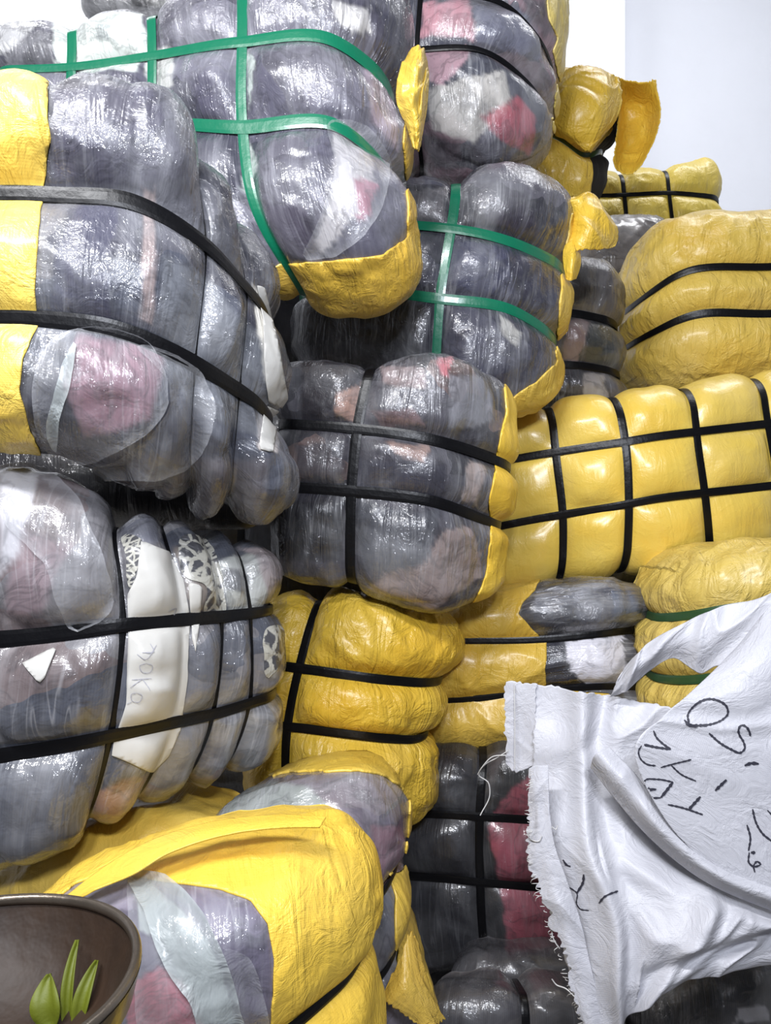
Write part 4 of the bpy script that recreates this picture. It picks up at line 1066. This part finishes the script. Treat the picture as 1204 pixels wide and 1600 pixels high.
# ---- loose yellow sheets belonging to bales
M_FLAP = sheet_mat('yellow_sheet_flap', srgb(226, 186, 36), 21, 1.0)
KB = [o for o in bpy.data.objects if o.get('label', '').startswith('yellow bale behind the pink')][0]
cloth('torn_flap', [[(960, 122, 2.0), (985, 113, 1.98), (1012, 118, 1.98), (1024, 124, 2.0)], [(966, 160, 2.03), (982, 155, 2.08), (1012, 160, 2.06), (1031, 175, 2.0)], [(964, 205, 2.0), (980, 210, 2.08), (1008, 212, 2.06), (1026, 208, 2.0)], [(958, 250, 1.98), (972, 258, 1.96), (990, 262, 1.96), (1003, 258, 1.98)]],
      M_FLAP, KB, 60, 70, .008, 14, 30, .002, rag=.003, extra=lambda u, v: -.03 * np.sin(u * math.pi))
cloth('crumpled_cuff', [[(868, 128, 1.97), (900, 108, 1.95), (935, 108, 1.95), (966, 122, 1.98)], [(866, 170, 1.96), (900, 160, 1.90), (940, 160, 1.90), (970, 150, 1.97)], [(864, 205, 1.97), (890, 205, 1.92), (930, 205, 1.92), (962, 190, 1.98)], [(880, 214, 1.98), (898, 226, 1.95), (918, 240, 1.95), (926, 236, 1.98)]],
      M_FLAP, KB, 70, 70, .010, 14, 31, .002, rag=.002)
E2B = [o for o in bpy.data.objects if o.get('label', '').startswith('dark grey bale with green straps')][0]
cloth('torn_flap', [[(888, 312, 1.60), (912, 306, 1.60), (930, 310, 1.62), (940, 322, 1.64)], [(892, 340, 1.59), (915, 335, 1.56), (940, 340, 1.58), (957, 350, 1.62)], [(890, 370, 1.58), (915, 365, 1.55), (942, 372, 1.57), (964, 374, 1.61)], [(880, 400, 1.57), (906, 396, 1.56), (935, 396, 1.58), (958, 390, 1.61)]],
      M_FLAP, E2B, 60, 60, .009, 16, 32, .002, rag=.002)
cloth('torn_flap', [[(880, 385, 1.56), (893, 375, 1.55), (905, 380, 1.57)], [(880, 410, 1.55), (893, 410, 1.53), (906, 415, 1.56)], [(884, 438, 1.55), (890, 440, 1.54), (899, 437, 1.56)]], M_FLAP, E2B, 30, 40, .004, 16, 33, .002)
cloth('torn_flap', [[(638, 80, 1.27), (655, 74, 1.26), (666, 98, 1.30)], [(622, 122, 1.255), (646, 125, 1.235), (670, 130, 1.29)], [(620, 160, 1.255), (645, 165, 1.235), (667, 175, 1.29)], [(636, 200, 1.265), (650, 205, 1.25), (662, 205, 1.29)], [(646, 240, 1.28), (652, 242, 1.27), (657, 240, 1.29)]],
      sheet_mat('yellow_sheet_flap_ochre', srgb(220, 182, 40), 22, .9), BB.root, 50, 70, .012, 22, 34, .002)
cloth('torn_flap', [[(600, 1552, .99), (625, 1500, 1.0), (640, 1460, 1.02), (652, 1470, 1.03)], [(606, 1570, .98), (632, 1540, .98), (650, 1520, 1.0), (662, 1510, 1.02)], [(640, 1590, .98), (652, 1575, .98), (668, 1560, 1.0), (676, 1550, 1.02)], [(664, 1620, .98), (674, 1610, .98), (685, 1600, 1.0), (694, 1590, 1.02)]],
      sheet_mat('yellow_sheet_flap_low', srgb(214, 176, 52), 23, .9), BQ2.root, 50, 60, .006, 14, 35, .002, rag=.003)
# folded layer lying across the top of the foreground bale
M_SWEEP = sheet_mat('yellow_sheet_fold_bright', srgb(240, 198, 52), 24, .5, .45, .1, .3)
cloth('folded_sheet_edge', [[(100, 1404, 0.811), (160, 1357, 0.821), (235, 1314, 0.836), (320, 1287, 0.851), (430, 1274, 0.856), (510, 1276, 0.861)], [(130, 1400, 0.796), (190, 1364, 0.801), (260, 1324, 0.811), (330, 1300, 0.821), (430, 1286, 0.831), (505, 1284, 0.851)], [(150, 1388, 0.791), (205, 1368, 0.791), (262, 1334, 0.801), (330, 1310, 0.811), (420, 1294, 0.821), (500, 1292, 0.841)]],
      M_SWEEP, BQ1.root, 150, 30, .0025, 14, 36, .002, (1, .5))
make_bale('flat yellow-wrapped bale under the grey bale with the paper tag, thin dark strap across it', 'clothes bale',
    [[(-60, 1400, 1.06), (120, 1296, 1.05), (262, 1286, 1.05), (360, 1300, 1.08)], [(-60, 1460, 1.04), (130, 1420, 1.02), (262, 1400, 1.02), (360, 1400, 1.05)], [(-60, 1760, 1.04), (130, 1760, 1.02), (262, 1760, 1.02), (360, 1760, 1.05)]],
    None, sheet_mat('yellow_sheet_under', srgb(226, 188, 66), 25, .5), None, T=.2, r=.05, taper=.1, A=.01, L=.04, seed=41)

# ---- foreground bowl
bc = np.array([-.394 * .72, .72 * .72, 1.3 - .43 * .72])
SC = .72
bowl = thing('metal_bowl', 'dark tarnished metal bowl with a worn bright rim in the bottom left corner', 'bowl', (bc[0], bc[1], bc[2] - .11))
prof_in = [(0.0, -.104), (.05, -.102), (.09, -.092), (.125, -.068), (.147, -.035), (.155, -.008)]
prof_out = [(.160, -.008), (.153, -.038), (.131, -.074), (.095, -.099), (.05, -.109), (0.0, -.110)]
def lathe(name, prof, mat, parent, n=96, wob=0.0):
    V = []; F = []; m = len(prof)
    for k in range(n):
        a = 2 * math.pi * k / n
        for r, z in prof:
            V.append((bc[0] + SC * r * math.cos(a), bc[1] + SC * r * math.sin(a), bc[2] + SC * z + wob * math.sin(3 * a)))
    for k in range(n):
        for i in range(m - 1):
            F.append((k * m + i, ((k + 1) % n) * m + i, ((k + 1) % n) * m + i + 1, k * m + i + 1))
    return mesh_obj(name, V, F, mat, parent)
M_BOWL = plain('tarnished_brown_metal', srgb(46, 29, 14), .6, .0, .003, 22, .0, .7, 30)
M_RIM = plain('worn_rim_metal', srgb(120, 110, 98), .33, .2, .001, 60, .8, .6, 20)
lathe('bowl_wall', prof_in[::-1] + [], M_BOWL, bowl, wob=.001)
lathe('outer_wall', prof_out, M_RIM, bowl, wob=.001)
lathe('rim', [(.155 + .005 * math.cos(t), -.006 + .006 * math.sin(t)) for t in np.linspace(0, 2 * math.pi, 13)], M_RIM, bowl, wob=.001)
M_REFLECTION = plain('green_reflection', srgb(92, 100, 10), .6, .0, .001, 60, 0, .35, 25)
spr = thing('reflection_sprig', 'yellow-green leaf shapes added for the reflection in the dark metal bowl', 'reflection stand-in', (bc[0] + .05, bc[1] + .02, bc[2] - .09))  # leaf shapes added to stand in for a greenish reflection
def reflection_leaf(c, dirv, L_, W_, up):
    V = []; F = []; n = 12
    c = np.array(c); dirv = np.array(dirv, float); dirv /= np.linalg.norm(dirv); up = np.array(up, float); sd = np.cross(dirv, up); sd /= np.linalg.norm(sd); nn = np.cross(sd, dirv)
    for i in range(n + 1):
        t = i / n; w_ = W_ * math.sin(math.pi * t ** .8) ** .8 + .0006
        for s_ in (-1, -.5, 0, .5, 1): V.append(c + dirv * L_ * t + sd * w_ * s_ + nn * (.006 * abs(s_) + .01 * math.sin(t * 3)))
    for i in range(n):
        for j in range(4): F.append((i * 5 + j, i * 5 + j + 1, (i + 1) * 5 + j + 1, (i + 1) * 5 + j))
    o = mesh_obj('reflection_leaf', V, F, M_REFLECTION, spr); md = o.modifiers.new('thick', 'SOLIDIFY'); md.thickness = .0008
lb = bc + np.array([.062, .05, -.06])
reflection_leaf(lb + (-.022, 0, -.01), (-.2, .4, .8), .036, .010, (0, -1, .4)); reflection_leaf(lb + (-.004, .0, -.012), (.15, .45, .8), .046, .005, (0, -1, .4)); reflection_leaf(lb + (-.012, .004, -.015), (-.05, .5, 1), .06, .0035, (0, -1, .4))
